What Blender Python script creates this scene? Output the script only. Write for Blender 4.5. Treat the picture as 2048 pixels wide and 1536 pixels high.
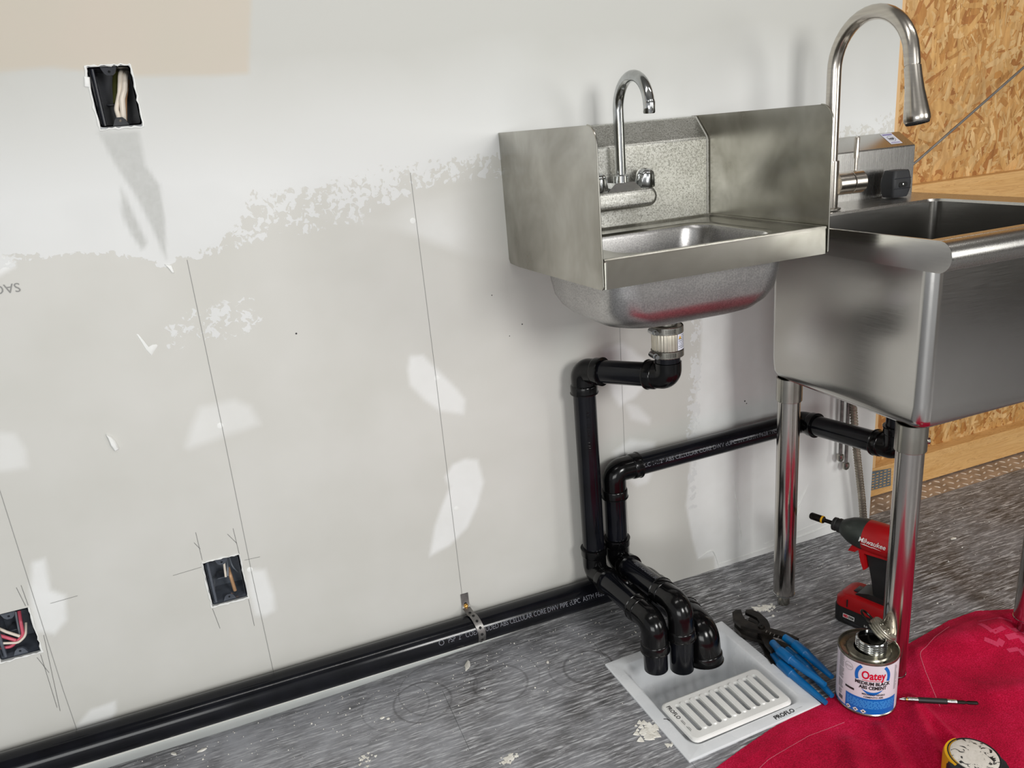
import bpy, bmesh, math, random
import numpy as np
from mathutils import Vector, Matrix, noise as mnoise
random.seed(7)
for o in list(bpy.data.objects): bpy.data.objects.remove(o)
SC = bpy.context.scene
COL = SC.collection
PI = math.pi

# ------------------------------------------------------------------ camera
cam_d = bpy.data.cameras.new('camera'); cam = bpy.data.objects.new('camera', cam_d); COL.objects.link(cam)
CR = Vector((0.92895, -0.36070, -0.08305)); 
yaw, pitch, roll = 0.3436, -0.3135, -0.0883
fw = Vector((math.sin(yaw)*math.cos(pitch), math.cos(yaw)*math.cos(pitch), math.sin(pitch)))
r0 = Vector((math.cos(yaw), -math.sin(yaw), 0)); u0 = r0.cross(fw)
cr = math.cos(roll)*r0 + math.sin(roll)*u0; cu = -math.sin(roll)*r0 + math.cos(roll)*u0
cam.matrix_world = Matrix(((cr.x, cu.x, -fw.x, 0.1633), (cr.y, cu.y, -fw.y, -1.4616), (cr.z, cu.z, -fw.z, 1.0995), (0, 0, 0, 1)))
cam_d.sensor_width = 36; cam_d.lens = 1553.67/2048*36; cam_d.clip_start = 0.02
SC.camera = cam
# ------------------------------------------------------------------ world, lights, exposure
w = bpy.data.worlds.new('world'); SC.world = w; w.use_nodes = True
w.node_tree.nodes['Background'].inputs[0].default_value = (0.97, 0.985, 1.0, 1)
w.node_tree.nodes['Background'].inputs[1].default_value = 0.52
def area(name, loc, target, sx, sy, power, col):
    d = bpy.data.lights.new(name, 'AREA'); d.shape = 'RECTANGLE'; d.size = sx; d.size_y = sy; d.energy = power; d.color = col
    o = bpy.data.objects.new(name, d); COL.objects.link(o); o.location = loc
    o.rotation_euler = (Vector(target)-Vector(loc)).to_track_quat('-Z', 'Y').to_euler(); return o
area('daylight_and_fill', (1.05, -2.75, 1.48), (0.85, 0, 0.4), 0.6, 0.6, 36, (1.0, 0.99, 0.965))
area('daylight_and_fill', (3.0, -2.8, 1.3), (1.2, 0, 0.6), 1.0, 1.2, 34, (1.0, 0.99, 0.965))  # fill added at the right to brighten the sink front and strand board
area('daylight_and_fill', (-0.95, -2.6, 0.85), (0.05, 0, 0.05), 1.5, 0.8, 25, (0.99, 1.0, 0.985))  # fill added low at the left to lift the lower wall, no known source
area('ceiling_light', (0.2, -1.0, 2.27), (0.2, -0.9, 0), 1.2, 0.07, 7, (1.0, 0.98, 0.95))
area('ceiling_light', (2.0, -1.0, 2.27), (2.0, -0.9, 0), 1.2, 0.07, 5, (1.0, 0.98, 0.95))
SC.view_settings.view_transform = 'Standard'; SC.view_settings.look = 'None'
SC.view_settings.gamma = 1; SC.view_settings.use_curve_mapping = False
SC.view_settings.exposure = -0.16

# ------------------------------------------------------------------ material helpers
def lin(c): return tuple(((x/255)/12.92 if x/255 <= .04045 else ((x/255+.055)/1.055)**2.4) for x in c)
def mat(name, col, rough=.5, metal=0., spec=.5, coat=0.):
    m = bpy.data.materials.new(name); m.use_nodes = True
    b = m.node_tree.nodes['Principled BSDF']
    b.inputs['Base Color'].default_value = (*lin(col), 1); b.inputs['Roughness'].default_value = rough
    b.inputs['Metallic'].default_value = metal; b.inputs['Specular IOR Level'].default_value = spec
    b.inputs['Coat Weight'].default_value = coat
    return m
class NT:
    def __init__(s, m): s.t = m.node_tree; s.b = s.t.nodes['Principled BSDF']
    def n(s, typ, **k):
        x = s.t.nodes.new(typ)
        for a, v in k.items():
            if a in ('ins',):
                for i, vv in v.items():
                    if isinstance(vv, bpy.types.NodeSocket): s.t.links.new(vv, x.inputs[i])
                    else: x.inputs[i].default_value = vv
            else: setattr(x, a, v)
        return x
    def link(s, a, b): s.t.links.new(a, b)
    def math(s, op, a, b=0., clamp=False, c=None):
        x = s.t.nodes.new('ShaderNodeMath'); x.operation = op; x.use_clamp = clamp
        for i, v in enumerate((a, b) if c is None else (a, b, c)):
            if isinstance(v, bpy.types.NodeSocket): s.link(v, x.inputs[i])
            else: x.inputs[i].default_value = v
        return x.outputs[0]
    def coords(s, scale=(1, 1, 1)):
        tc = s.t.nodes.new('ShaderNodeTexCoord'); mp = s.t.nodes.new('ShaderNodeMapping')
        s.link(tc.outputs['Object'], mp.inputs[0]); mp.inputs['Scale'].default_value = scale; return mp.outputs[0]
    def noise(s, scale, detail=3, vec=None, rough=.5, dist=0.):
        x = s.t.nodes.new('ShaderNodeTexNoise'); x.inputs['Scale'].default_value = scale; x.inputs['Detail'].default_value = detail
        x.inputs['Roughness'].default_value = rough; x.inputs['Distortion'].default_value = dist
        if vec is not None: s.link(vec, x.inputs['Vector'])
        return x.outputs['Fac']
    def ramp(s, fac, stops):
        x = s.t.nodes.new('ShaderNodeValToRGB'); s.link(fac, x.inputs[0]); e = x.color_ramp.elements
        while len(e) < len(stops): e.new(.5)
        for i, (p, c) in enumerate(stops):
            e[i].position = p; e[i].color = (*(lin(c) if not isinstance(c, (int, float)) else (c, c, c)), 1)
        return x.outputs[0]
    def mix(s, fac, a, b):
        x = s.t.nodes.new('ShaderNodeMix'); x.data_type = 'RGBA'
        for i, v in ((0, fac), (6, a), (7, b)):
            if isinstance(v, bpy.types.NodeSocket): s.link(v, x.inputs[i])
            elif i == 0: x.inputs[0].default_value = v
            else: x.inputs[i].default_value = (*lin(v), 1)
        return x.outputs[2]
    def bump(s, h, strength=.3, dist=.001):
        x = s.t.nodes.new('ShaderNodeBump'); s.link(h, x.inputs['Height']); x.inputs['Strength'].default_value = strength
        x.inputs['Distance'].default_value = dist; s.link(x.outputs[0], s.b.inputs['Normal']); return x

def mottled(name, c1, c2, scale, rough=(.4, .6), metal=0., stretch=(1, 1, 1), bump=0., spec=.5, detail=4):
    m = mat(name, c1, rough[0], metal, spec); t = NT(m); v = t.coords(stretch)
    n = t.noise(scale, detail, v)
    t.link(t.ramp(n, [(.35, c1), (.65, c2)]), t.b.inputs['Base Color'])
    t.link(t.math('MULTIPLY_ADD', n, rough[1]-rough[0], c=rough[0]), t.b.inputs['Roughness'])
    if bump: t.bump(n, bump, .0006)
    return m
def steel(name, c1, c2, rough, brush=(1, 1, 60), mscale=6, bump=.05, spots=0.):
    m = mat(name, c1, rough, 1.); t = NT(m)
    v = t.coords(); n = t.noise(mscale, 4, v, .6, .4)
    br = t.noise(18, 2, t.coords(brush))
    c = t.ramp(n, [(.3, c1), (.7, c2)])
    if spots:
        sp = t.noise(380, 3, v, .6); sp2 = t.noise(25, 3, v)
        k = t.math('MULTIPLY', t.math('GREATER_THAN', t.math('ADD', sp, t.math('MULTIPLY', sp2, .25)), .655), spots)
        c = t.mix(k, c, (226, 226, 222))
        k2 = t.math('MULTIPLY', t.math('LESS_THAN', sp, .395), spots*.6)
        c = t.mix(k2, c, (60, 60, 55))
    t.link(c, t.b.inputs['Base Color'])
    r = t.math('ADD', t.math('MULTIPLY_ADD', n, .12, c=rough-.06), t.math('MULTIPLY', br, .10 if brush[0] > 20 or brush[2] > 20 else .02))
    t.link(r, t.b.inputs['Roughness']); t.bump(br, bump, .0004)
    return m

M = {}
M['steel'] = steel('brushed_steel', (206, 205, 201), (190, 188, 184), .21, (60, 60, 1), 4)
M['steel_h'] = steel('brushed_steel_side', (206, 205, 201), (192, 190, 187), .15, (1, 1, 60), 3)
M['old_steel'] = steel('stained_steel', (192, 190, 182), (144, 141, 131), .24, (9, 9, 2), 6.5, .02)
M['spotted_steel'] = steel('water_spotted_steel', (206, 206, 200), (184, 183, 176), .40, (1, 1, 1), 9, .1, .7)
M['bowl_steel'] = steel('bowl_steel', (182, 181, 180), (164, 162, 162), .34, (1, 1, 1), 8, .1, .25)
M['leg_steel'] = mottled('polished_leg_steel', (196, 192, 186), (180, 176, 172), 3, (.13, .2), 1.)
M['chrome'] = mottled('chrome', (200, 202, 202), (170, 172, 172), 30, (.06, .22), 1.)
M['nickel'] = mottled('brushed_nickel', (208, 202, 192), (194, 188, 180), 8, (.2, .28), 1., (1, 1, 20))
M['abs'] = mottled('black_pipe_plastic', (11, 12, 16), (17, 18, 24), 22, (.10, .20), 0., (1, 1, 1), .03, .32)
M['abs_fit'] = mottled('black_fitting_plastic', (7, 7, 8), (11, 11, 12), 14, (.12, .2), 0., spec=.34)
M['rubber'] = mottled('black_rubber', (26, 27, 30), (38, 40, 44), 30, (.5, .65))
M['print_grey'] = mat('grey_pipe_print', (112, 114, 122), .6)
M['box_plastic'] = mottled('black_box_plastic', (16, 18, 24), (30, 33, 42), 20, (.2, .35))
M['box_lit'] = mottled('lit_black_box_plastic', (66, 71, 80), (96, 102, 112), 26, (.18, .3), 0., (1, 1, 1), 0, .8)  # black box plastic lightened, the lit interior put into its colour
M['compound'] = mottled('joint_compound', (226, 227, 224), (236, 237, 235), 40, (.7, .8), 0., (1, 1, 1), .3)
M['plaster'] = mottled('dry_plaster', (214, 210, 200), (238, 236, 228), 90, (.7, .9), 0., (1, 1, 1), .5)
M['pencil'] = mat('pencil_graphite', (140, 140, 138), .6)
M['pencil_dark'] = mat('dark_pencil_graphite', (98, 98, 98), .6)
M['trim_white'] = mottled('floor_edge_white', (226, 230, 230), (234, 238, 238), 12, (.5, .6))
M['white_enamel'] = mottled('white_plastic', (216, 219, 222), (226, 228, 230), 15, (.22, .32))
M['grate'] = mottled('white_grate_plastic', (222, 222, 219), (232, 232, 229), 15, (.25, .35))
M['dark'] = mat('dark_hollow', (14, 14, 14), .8)
M['ink'] = mat('black_ink', (28, 28, 30), .5)
M['red_plastic'] = mottled('red_tool_plastic', (172, 12, 18), (150, 10, 16), 12, (.32, .42))
M['black_plastic'] = mottled('black_tool_plastic', (20, 20, 20), (30, 30, 30), 25, (.4, .6))
M['grey_metal'] = mottled('grey_cast_metal', (76, 82, 78), (56, 60, 58), 18, (.35, .5), .6)
M['black_metal'] = mottled('black_oxide_metal', (24, 22, 20), (36, 32, 28), 60, (.3, .45), .7)
M['plier_metal'] = mottled('worn_dark_jaws', (52, 47, 42), (34, 31, 29), 50, (.32, .5), .7, (1, 1, 1), .2)
M['blue_grip'] = mottled('blue_vinyl_grip', (0, 112, 176), (0, 88, 146), 18, (.28, .4))
M['tin'] = mottled('can_tin', (170, 166, 150), (130, 128, 118), 25, (.18, .35), .95)
M['can_black'] = mat('wet_black_cement', (4, 4, 4), .08)
M['label_white'] = mottled('can_label_white', (216, 212, 220), (224, 220, 228), 10, (.3, .4))
M['label_blue'] = mat('can_label_blue', (0, 104, 190), .35)
M['label_lightblue'] = mat('can_label_light_blue', (70, 156, 226), .35)
M['label_red'] = mat('can_label_red', (206, 8, 48), .35)
M['label_grey'] = mat('can_label_grey', (150, 148, 150), .4)
M['white_print'] = mat('white_print', (225, 225, 222), .5)
M['paper'] = mat('sticker_paper', (214, 216, 228), .5)
M['yellow'] = mottled('yellow_paint', (226, 168, 20), (200, 150, 16), 30, (.35, .5))
M['olive_wire'] = mat('olive_wire_jacket', (70, 72, 32), .5)
M['wire_white'] = mat('white_wire_jacket', (222, 212, 198), .45)
M['wire_tan'] = mottled('bare_ground_wire', (196, 158, 122), (176, 136, 100), 60, (.35, .5), .2)
M['wire_pink'] = mat('red_wire_jacket', (200, 84, 104), .4)
M['wire_grey'] = mat('grey_wire_jacket', (112, 118, 126), .4)
M['galv'] = mottled('galvanised_steel', (132, 144, 152), (110, 122, 130), 60, (.35, .5), .5)
M['strap'] = mottled('strap_steel', (140, 138, 136), (112, 110, 108), 60, (.35, .5), .8)
M['brass'] = mat('brass', (196, 150, 80), .3, .9)
M['rod'] = mottled('grey_rod', (140, 138, 136), (122, 120, 118), 30, (.35, .5), .6)
M['hose'] = mottled('flex_conduit_metal', (176, 168, 154), (150, 142, 130), 40, (.3, .4), .8)

# ------------------------------------------------------------------ object helpers
def smooth(o, deg=35):
    me = o.data
    me.polygons.foreach_set('use_smooth', [True]*len(me.polygons))
    try: me.set_sharp_from_angle(angle=math.radians(deg))
    except Exception: pass
def put(name, me_or_bm, material=None, parent=None, sm=35, local=False, **props):
    if isinstance(me_or_bm, bmesh.types.BMesh):
        me = bpy.data.meshes.new(name); bmesh.ops.recalc_face_normals(me_or_bm, faces=me_or_bm.faces[:]); me_or_bm.to_mesh(me); me_or_bm.free()
    else: me = me_or_bm
    o = bpy.data.objects.new(name, me); COL.objects.link(o)
    if material is not None and not me.materials: me.materials.append(material)
    if sm: smooth(o, sm)
    if parent is not None:
        o.parent = parent
        if not local and parent.type == 'EMPTY': o.matrix_parent_inverse = parent.matrix_basis.inverted()
    for k, v in props.items(): o[k] = v
    return o
def thing(name, label, cat, loc=(0, 0, 0), rz=0., group=None):
    o = bpy.data.objects.new(name, None); COL.objects.link(o); o.empty_display_size = .05
    o.matrix_basis = Matrix.Translation(loc) @ Matrix.Rotation(rz, 4, 'Z')
    o['label'] = label; o['category'] = cat
    if group: o['group'] = group
    return o
def tag(o, label, cat, group=None):
    o['label'] = label; o['category'] = cat
    if group: o['group'] = group
    return o
def BM(): return bmesh.new()
def box(bm, lo, hi, bev=0., mtx=None, seg=2):
    lo = Vector(lo); hi = Vector(hi); c = (lo+hi)/2; s = hi-lo
    r = bmesh.ops.create_cube(bm, size=1, matrix=Matrix.Translation(c) @ Matrix.Diagonal((s.x, s.y, s.z, 1)))
    vs = r['verts']
    if bev:
        es = list({e for v in vs for e in v.link_edges})
        rr = bmesh.ops.bevel(bm, geom=es, offset=bev, segments=seg, affect='EDGES', profile=.5)
        vs = list({v for f in rr['faces'] for v in f.verts} | {v for v in vs if v.is_valid})
    if mtx is not None: bmesh.ops.transform(bm, matrix=mtx, verts=vs)
    return vs
def frames(pts):
    T = []
    for i in range(len(pts)):
        a = pts[max(i-1, 0)]; b = pts[min(i+1, len(pts)-1)]; T.append((b-a).normalized())
    up = Vector((0, 0, 1)) if abs(T[0].z) < .9 else Vector((1, 0, 0))
    n = (up - T[0]*up.dot(T[0])).normalized(); out = []
    for i, t in enumerate(T):
        n = (n - t*n.dot(t)).normalized(); out.append((n.copy(), t.cross(n)))
    return out
def tube(bm, pts, rad, seg=20, caps=True, flat=1.):
    pts = [Vector(p) for p in pts]; fr = frames(pts)
    if not hasattr(rad, '__len__'): rad = [rad]*len(pts)
    rings = []
    for p, (n, b), r in zip(pts, fr, rad):
        rings.append([bm.verts.new(p + (n*math.cos(2*PI*k/seg)*flat + b*math.sin(2*PI*k/seg))*r) for k in range(seg)])
    for a, b in zip(rings, rings[1:]):
        for k in range(seg): bm.faces.new((a[k], a[(k+1) % seg], b[(k+1) % seg], b[k]))
    if caps: bm.faces.new(rings[0][::-1]); bm.faces.new(rings[-1])
    return rings
def lathe(bm, prof, origin=(0, 0, 0), axis=(0, 0, 1), seg=32, lobes=0, amp=0.):
    o = Vector(origin); q = Vector((0, 0, 1)).rotation_difference(Vector(axis).normalized()); rings = []
    for r, z in prof:
        if r < 1e-6: rings.append([bm.verts.new(o + q @ Vector((0, 0, z)))])
        else: rings.append([bm.verts.new(o + q @ Vector((r*(1+amp*math.cos(lobes*2*PI*k/seg))*math.cos(2*PI*k/seg), r*(1+amp*math.cos(lobes*2*PI*k/seg))*math.sin(2*PI*k/seg), z))) for k in range(seg)])
    for a, b in zip(rings, rings[1:]):
        for k in range(seg):
            q2 = [a[k % len(a)], a[(k+1) % len(a)], b[(k+1) % len(b)], b[k % len(b)]]
            u = []
            for v in q2:
                if v not in u: u.append(v)
            if len(u) > 2: bm.faces.new(u)
    return rings
def rrect(cx, cy, hx, hy, r, n=6):
    out = []
    for (sx, sy, a0) in ((1, 1, 0), (-1, 1, 90), (-1, -1, 180), (1, -1, 270)):
        for k in range(n+1):
            a = math.radians(a0+90*k/n); out.append((cx+sx*(hx-r)+r*math.cos(a), cy+sy*(hy-r)+r*math.sin(a)))
    return out
def loft(bm, rings, cap0=False, cap1=False):
    R = [[bm.verts.new(p) for p in ring] for ring in rings]; n = len(R[0])
    for a, b in zip(R, R[1:]):
        for k in range(n): bm.faces.new((a[k], a[(k+1) % n], b[(k+1) % n], b[k]))
    if cap0: bm.faces.new(R[0][::-1])
    if cap1: bm.faces.new(R[-1])
    return R
def prism(bm, poly, d0, d1, fn):
    """poly 2D, extruded between depths d0,d1; fn(u,v,d)->xyz"""
    a = [bm.verts.new(fn(u, v, d0)) for u, v in poly]; b = [bm.verts.new(fn(u, v, d1)) for u, v in poly]; n = len(poly)
    bm.faces.new(a[::-1]); bm.faces.new(b)
    for k in range(n): bm.faces.new((a[k], a[(k+1) % n], b[(k+1) % n], b[k]))
def plate(bm, outer, holes, d0, d1, fn):
    """flat plate with holes"""
    loops = [outer]+holes; es = []; tops = []
    for L in loops:
        vs = [bm.verts.new(fn(u, v, d1)) for u, v in L]; tops.append(vs)
        for k in range(len(vs)): es.append(bm.edges.new((vs[k], vs[(k+1) % len(vs)])))
    bmesh.ops.triangle_fill(bm, edges=es, use_beauty=True, use_dissolve=False)
    tf = [f for f in bm.faces if all(v in set(sum(tops, [])) for v in f.verts)]
    mp = {}
    for L, vs in zip(loops, tops):
        for (u, v), t in zip(L, vs): mp[t] = bm.verts.new(fn(u, v, d0))
    for f in tf: bm.faces.new([mp[v] for v in reversed(f.verts)])
    for vs in tops:
        for k in range(len(vs)):
            a, b = vs[k], vs[(k+1) % len(vs)]; bm.faces.new((a, b, mp[b], mp[a]))
XZ = lambda y: (lambda u, v, d: (u, y+d, v))
def fillet(pts, R, n=8):
    """polyline with rounded corners"""
    pts = [Vector(p) for p in pts]; out = [pts[0]]
    for i in range(1, len(pts)-1):
        a, b, c = pts[i-1], pts[i], pts[i+1]; d1 = (a-b).normalized(); d2 = (c-b).normalized()
        ang = d1.angle(d2)
        if ang > PI-.02: out.append(b); continue
        t = R/math.tan(ang/2); t = min(t, (a-b).length*.49, (c-b).length*.49); Rr = t*math.tan(ang/2)
        cen = b+(d1+d2).normalized()*(Rr/math.sin(ang/2)); p1 = b+d1*t; p2 = b+d2*t
        v1 = p1-cen; v2 = p2-cen; full = v1.angle(v2); ax = v1.cross(v2).normalized()
        for k in range(n+1): out.append(cen+Matrix.Rotation(full*k/n, 3, ax) @ v1)
    out.append(pts[-1]); return out
def text_mesh(body, size, bold=0., shear=0.):
    c = bpy.data.curves.new('t', 'FONT'); c.body = body; c.size = size; c.offset = bold; c.shear = shear; c.resolution_u = 3
    o = bpy.data.objects.new('t', c); COL.objects.link(o)
    dg = bpy.context.evaluated_depsgraph_get(); me = bpy.data.meshes.new_from_object(o.evaluated_get(dg))
    V = [tuple(v.co[:2]) for v in me.vertices]; Fc = [tuple(p.vertices) for p in me.polygons]
    bpy.data.objects.remove(o); bpy.data.meshes.remove(me); bpy.data.curves.remove(c)
    return V, Fc
def text(bm, body, size, fn, bold=0., align=0, shear=0., width=None):
    V, Fc = text_mesh(body, size, bold, shear)
    x0 = min(v[0] for v in V); x1 = max(v[0] for v in V); k = (width/(x1-x0)) if width else 1.
    off = {0: -x0, 1: -(x0+x1)/2, 2: -x1}[align]
    vs = [bm.verts.new(fn((x+off)*k, y)) for x, y in V]
    for f in Fc:
        try: bm.faces.new([vs[i] for i in f])
        except ValueError: pass
    return (x1-x0)*k

# =================================================================== WALL (plasterboard, y = 0)
boxes = [(.024, .090, 1.157, 1.252, 'u'), (.024, .093, .265, .364, 'm'), (-.340, -.272, .266, .361, 'l')]
up = [(-1.3, .99), (-.189, .976), (-.159, .984), (-.117, .983), (-.063, .966), (-.003, .968), (.047, .948), (.078, .933), (.087, .946), (.154, .958), (.182, .977), (.208, 1.001), (.239, 1.056), (.306, 1.049), (.36, 1.064), (.433, 1.066), (.507, 1.07), (.604, 1.069), (.704, 1.071), (.864, 1.068), (1.45, 1.06), (1.53, 1.05), (1.63, 1.065), (1.69, 1.09)]
lo = [(-1.3, .95), (-.197, .945), (-.168, .951), (-.137, .96), (-.101, .963), (-.054, .968), (-.004, .958), (.045, .938), (.077, .921), (.088, .932), (.166, .932), (.27, .941), (.341, .943), (.415, .948), (.455, .963), (.527, .999), (.577, 1.007), (.627, 1.008), (.697, .997), (.858, .976), (1.45, 1.0), (1.69, 1.0)]
patches = [
 ([(.043, .602), (.062, .64), (.081, .67), (.116, .672), (.142, .672), (.166, .655), (.177, .617), (.159, .614), (.104, .606), (.048, .597)], .5, .008),
 ([(.478, .695), (.504, .693), (.535, .65), (.567, .607), (.581, .582), (.575, .552), (.525, .57), (.497, .599), (.471, .636), (.47, .668)], .75, .005),
 ([(.567, .453), (.594, .444), (.602, .39), (.583, .341), (.555, .294), (.512, .263), (.465, .25), (.485, .319), (.506, .361), (.527, .397), (.519, .422), (.538, .446)], .85, .005),
 ([(-.26, .7), (-.233, .691), (-.213, .684), (-.205, .653), (-.209, .621), (-.25, .623), (-.3, .624), (-.3, .7)], .5, .006),
 ([(-.245, .445), (-.225, .446), (-.231, .384), (-.211, .367), (-.22, .317), (-.245, .295), (-.269, .31), (-.267, .354), (-.261, .393)], .9, .005),
 ([(-.259, .089), (-.227, .117), (-.182, .121), (-.184, .101), (-.195, .085), (-.263, .073)], .8, .004),
 ([(.102, .325), (.133, .316), (.14, .256), (.136, .222), (.116, .215), (.098, .223), (.096, .282)], .8, .006),
 ([(.901, .632), (.951, .64), (1.006, .59), (1.017, .541), (.977, .507), (.938, .494), (.921, .524), (.905, .585)], .9, .006),
 ([(.951, .5), (.983, .485), (1.014, .447), (1.011, .435), (.965, .457)], .7, .006),
 ([(.914, .387), (.96, .409), (1.025, .386), (1.023, .329), (1.002, .289), (.975, .287), (.943, .317)], .75, .006),
 ([(-.186, .988), (-.16, .982), (-.147, .971), (-.144, .96), (-.168, .949), (-.198, .942)], .9, .004),
 ([(1.158, .9), (1.153, .587), (1.127, .407), (1.116, .268), (1.106, .203), (1.123, .102), (1.138, .044), (1.186, .039), (1.192, -.05), (1.75, -.05), (1.75, .9)], .82, .004)]
tape = [[(.021, 1.155), (.081, 1.151), (.079, 1.097), (.094, 1.064), (.091, 1.006), (.079, .94), (.068, 1.0), (.055, 1.05), (.036, 1.101)],
        [(.036, 1.066), (.028, 1.022), (.035, .989), (.046, .961), (.056, .972), (.05, 1.0)]]
fan = [(.348, .985), (.455, .963), (.529, .992), (.709, 1.011), (.757, .948), (.695, .856), (.622, .872), (.518, .928), (.435, .957)]
spk = [(.06, .79), (.064, .837), (.131, .842), (.202, .855), (.211, .803), (.165, .796), (.107, .797)]
beige = [(-1.5, 2), (.31, 2), (.302, 1.384), (.282, 1.295), (.268, 1.228), (.222, 1.228), (.086, 1.234), (-.024, 1.253), (-.133, 1.248), (-1.5, 1.23)]
ragstrip = [(1.165, .9), (1.151, .658), (1.14, .4), (1.128, .19), (1.12, .19), (1.118, .4), (1.135, .658), (1.15, .9)]
def sdf(P, poly):
    d = np.full(len(P), 1e9); s = np.zeros(len(P), bool); n = len(poly)
    for i in range(n):
        a = np.array(poly[i]); b = np.array(poly[(i+1) % n]); e = b-a; q = P-a
        t = np.clip((q@e)/(e@e), 0, 1)[:, None]; d = np.minimum(d, ((q-t*e)**2).sum(1))
        c = (a[1] > P[:, 1]) != (b[1] > P[:, 1])
        with np.errstate(divide='ignore', invalid='ignore'): xx = (b[0]-a[0])*(P[:, 1]-a[1])/(b[1]-a[1]+1e-12)+a[0]
        s ^= c & (P[:, 0] < xx)
    return np.where(s, 1, -1)*np.sqrt(d)
XE = 1.690
def axis_coords(lo_, hi_, st, keys):
    c = list(np.arange(lo_, hi_, st))+[hi_]
    keys = set(keys); c = [v for v in c if all(abs(v-k) > st*.3 for k in keys)]+list(keys); return np.array(sorted(c))
xs = axis_coords(-.62, XE, .005, [b[0] for b in boxes]+[b[1] for b in boxes])
zs = axis_coords(-.012, 1.45, .005, [b[2] for b in boxes]+[b[3] for b in boxes])
xs = np.concatenate([np.linspace(-2.5, -.66, 24), xs]); zs = np.concatenate([zs, np.linspace(1.5, 2.3, 12)])
nx, nz = len(xs), len(zs); GX, GZ = np.meshgrid(xs, zs); P = np.stack([GX.ravel(), GZ.ravel()], 1)
co = np.stack([P[:, 0], np.zeros(len(P)), P[:, 1]], 1)
ii, jj = np.meshgrid(np.arange(nx-1), np.arange(nz-1)); cxm = (xs[:-1]+xs[1:])/2; czm = (zs[:-1]+zs[1:])/2
keep = np.ones((nz-1, nx-1), bool)
for b in boxes: keep &= ~((cxm[None, :] > b[0]) & (cxm[None, :] < b[1]) & (czm[:, None] > b[2]) & (czm[:, None] < b[3]))
a = (jj*nx+ii)[keep]; quads = np.stack([a, a+1, a+1+nx, a+nx], 1)
me = bpy.data.meshes.new('wall_back'); me.vertices.add(len(co)); me.vertices.foreach_set('co', co.ravel())
me.loops.add(quads.size); me.loops.foreach_set('vertex_index', quads.ravel().astype(np.int32)); me.polygons.add(len(quads))
me.polygons.foreach_set('loop_start', np.arange(0, quads.size, 4, dtype=np.int32)); me.update(calc_edges=True)
sst = lambda x, e: np.clip(x/(2*e)+.5, 0, 1)
zu = np.interp(P[:, 0], *zip(*up)); zl = np.interp(P[:, 0], *zip(*lo))
c0 = np.clip((P[:, 1]-zl)/np.maximum(zu-zl, .004), 0, 1)
c0 = np.maximum(c0, .40*sst(sdf(P, spk), .02)*1.0)
c0 = np.maximum(c0, .75*sst(sdf(P, ragstrip), .012))
c1 = np.zeros(len(P))
for poly, op, e in patches: c1 = np.maximum(c1, op*sst(sdf(P, poly), e))
fx = np.exp(-(((P[:, 0]-.56)/.07)**2+((P[:, 1]-.925)/.05)**2))
c1 = np.maximum(c1, sst(sdf(P, fan), .01)*np.clip(.10+.5*fx, 0, 1))
c2 = sst(sdf(P, beige), .004); c3 = np.zeros(len(P))
for t_ in tape: c3 = np.maximum(c3, sst(sdf(P, t_), .003))
for nm, arrs in (('m1', (c0, c1, c2)), ('m2', (c3, c3*0, c3*0))):
    at = me.attributes.new(nm, 'FLOAT_COLOR', 'POINT'); at.data.foreach_set('color', np.stack([*arrs, np.ones(len(P))], 1).ravel().astype(np.float32))
mw = mat('painted_plasterboard', (190, 188, 180), .62, 0., .35); t = NT(mw)
A1 = t.n('ShaderNodeAttribute', attribute_name='m1'); A2 = t.n('ShaderNodeAttribute', attribute_name='m2')
S1 = t.n('ShaderNodeSeparateColor'); t.link(A1.outputs[0], S1.inputs[0]); S2 = t.n('ShaderNodeSeparateColor'); t.link(A2.outputs[0], S2.inputs[0])
v = t.coords()
nb = t.noise(30, 4, v, .55, .6); nf = t.noise(85, 3, v, .5, .8); nl = t.noise(5, 3, v)
nn = t.math('ADD', t.math('MULTIPLY', nb, .5), t.math('MULTIPLY', nf, .5))
band = t.math('MULTIPLY', S1.outputs[0], t.math('SUBTRACT', 1., S1.outputs[0]))
k0 = t.math('ADD', S1.outputs[0], t.math('MULTIPLY', t.math('SUBTRACT', nn, .5), t.math('MULTIPLY', band, 40.)))
k0 = t.math('MULTIPLY_ADD', t.math('SUBTRACT', k0, .5), 5., True, c=.5)
paper = t.ramp(nl, [(.35, (201, 200, 194)), (.65, (207, 206, 201))])
col = t.mix(t.math('MULTIPLY', S1.outputs[1], t.math('MULTIPLY_ADD', t.noise(20, 4, v), .5, c=.72), True), paper, (232, 233, 232))
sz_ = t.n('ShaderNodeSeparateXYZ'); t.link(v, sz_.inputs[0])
coat = t.math('MULTIPLY_ADD', t.math('ADD', sz_.outputs[2], t.math('MULTIPLY', nl, .12)), 5., True, c=-5.6)   # shading coat: compound greyed towards the top, light falloff put into colour
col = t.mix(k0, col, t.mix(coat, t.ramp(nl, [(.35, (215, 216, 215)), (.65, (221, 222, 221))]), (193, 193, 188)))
col = t.mix(t.math('MULTIPLY', S1.outputs[2], .85), col, t.ramp(nl, [(.3, (198, 187, 173)), (.7, (194, 187, 172))]))
col = t.mix(t.math('MULTIPLY', S2.outputs[0], t.math('MULTIPLY_ADD', nf, .5, c=.6), True), col, (186, 187, 184))
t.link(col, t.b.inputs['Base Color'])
h = t.math('ADD', t.math('ADD', t.math('MULTIPLY', k0, .5), t.math('MULTIPLY', S1.outputs[1], .5)), t.math('MULTIPLY', t.noise(260, 2, v), .06))
t.bump(h, .35, .0012)
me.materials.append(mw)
wall = put('wall_back', me, mw, None, 0, kind='structure')
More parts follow.
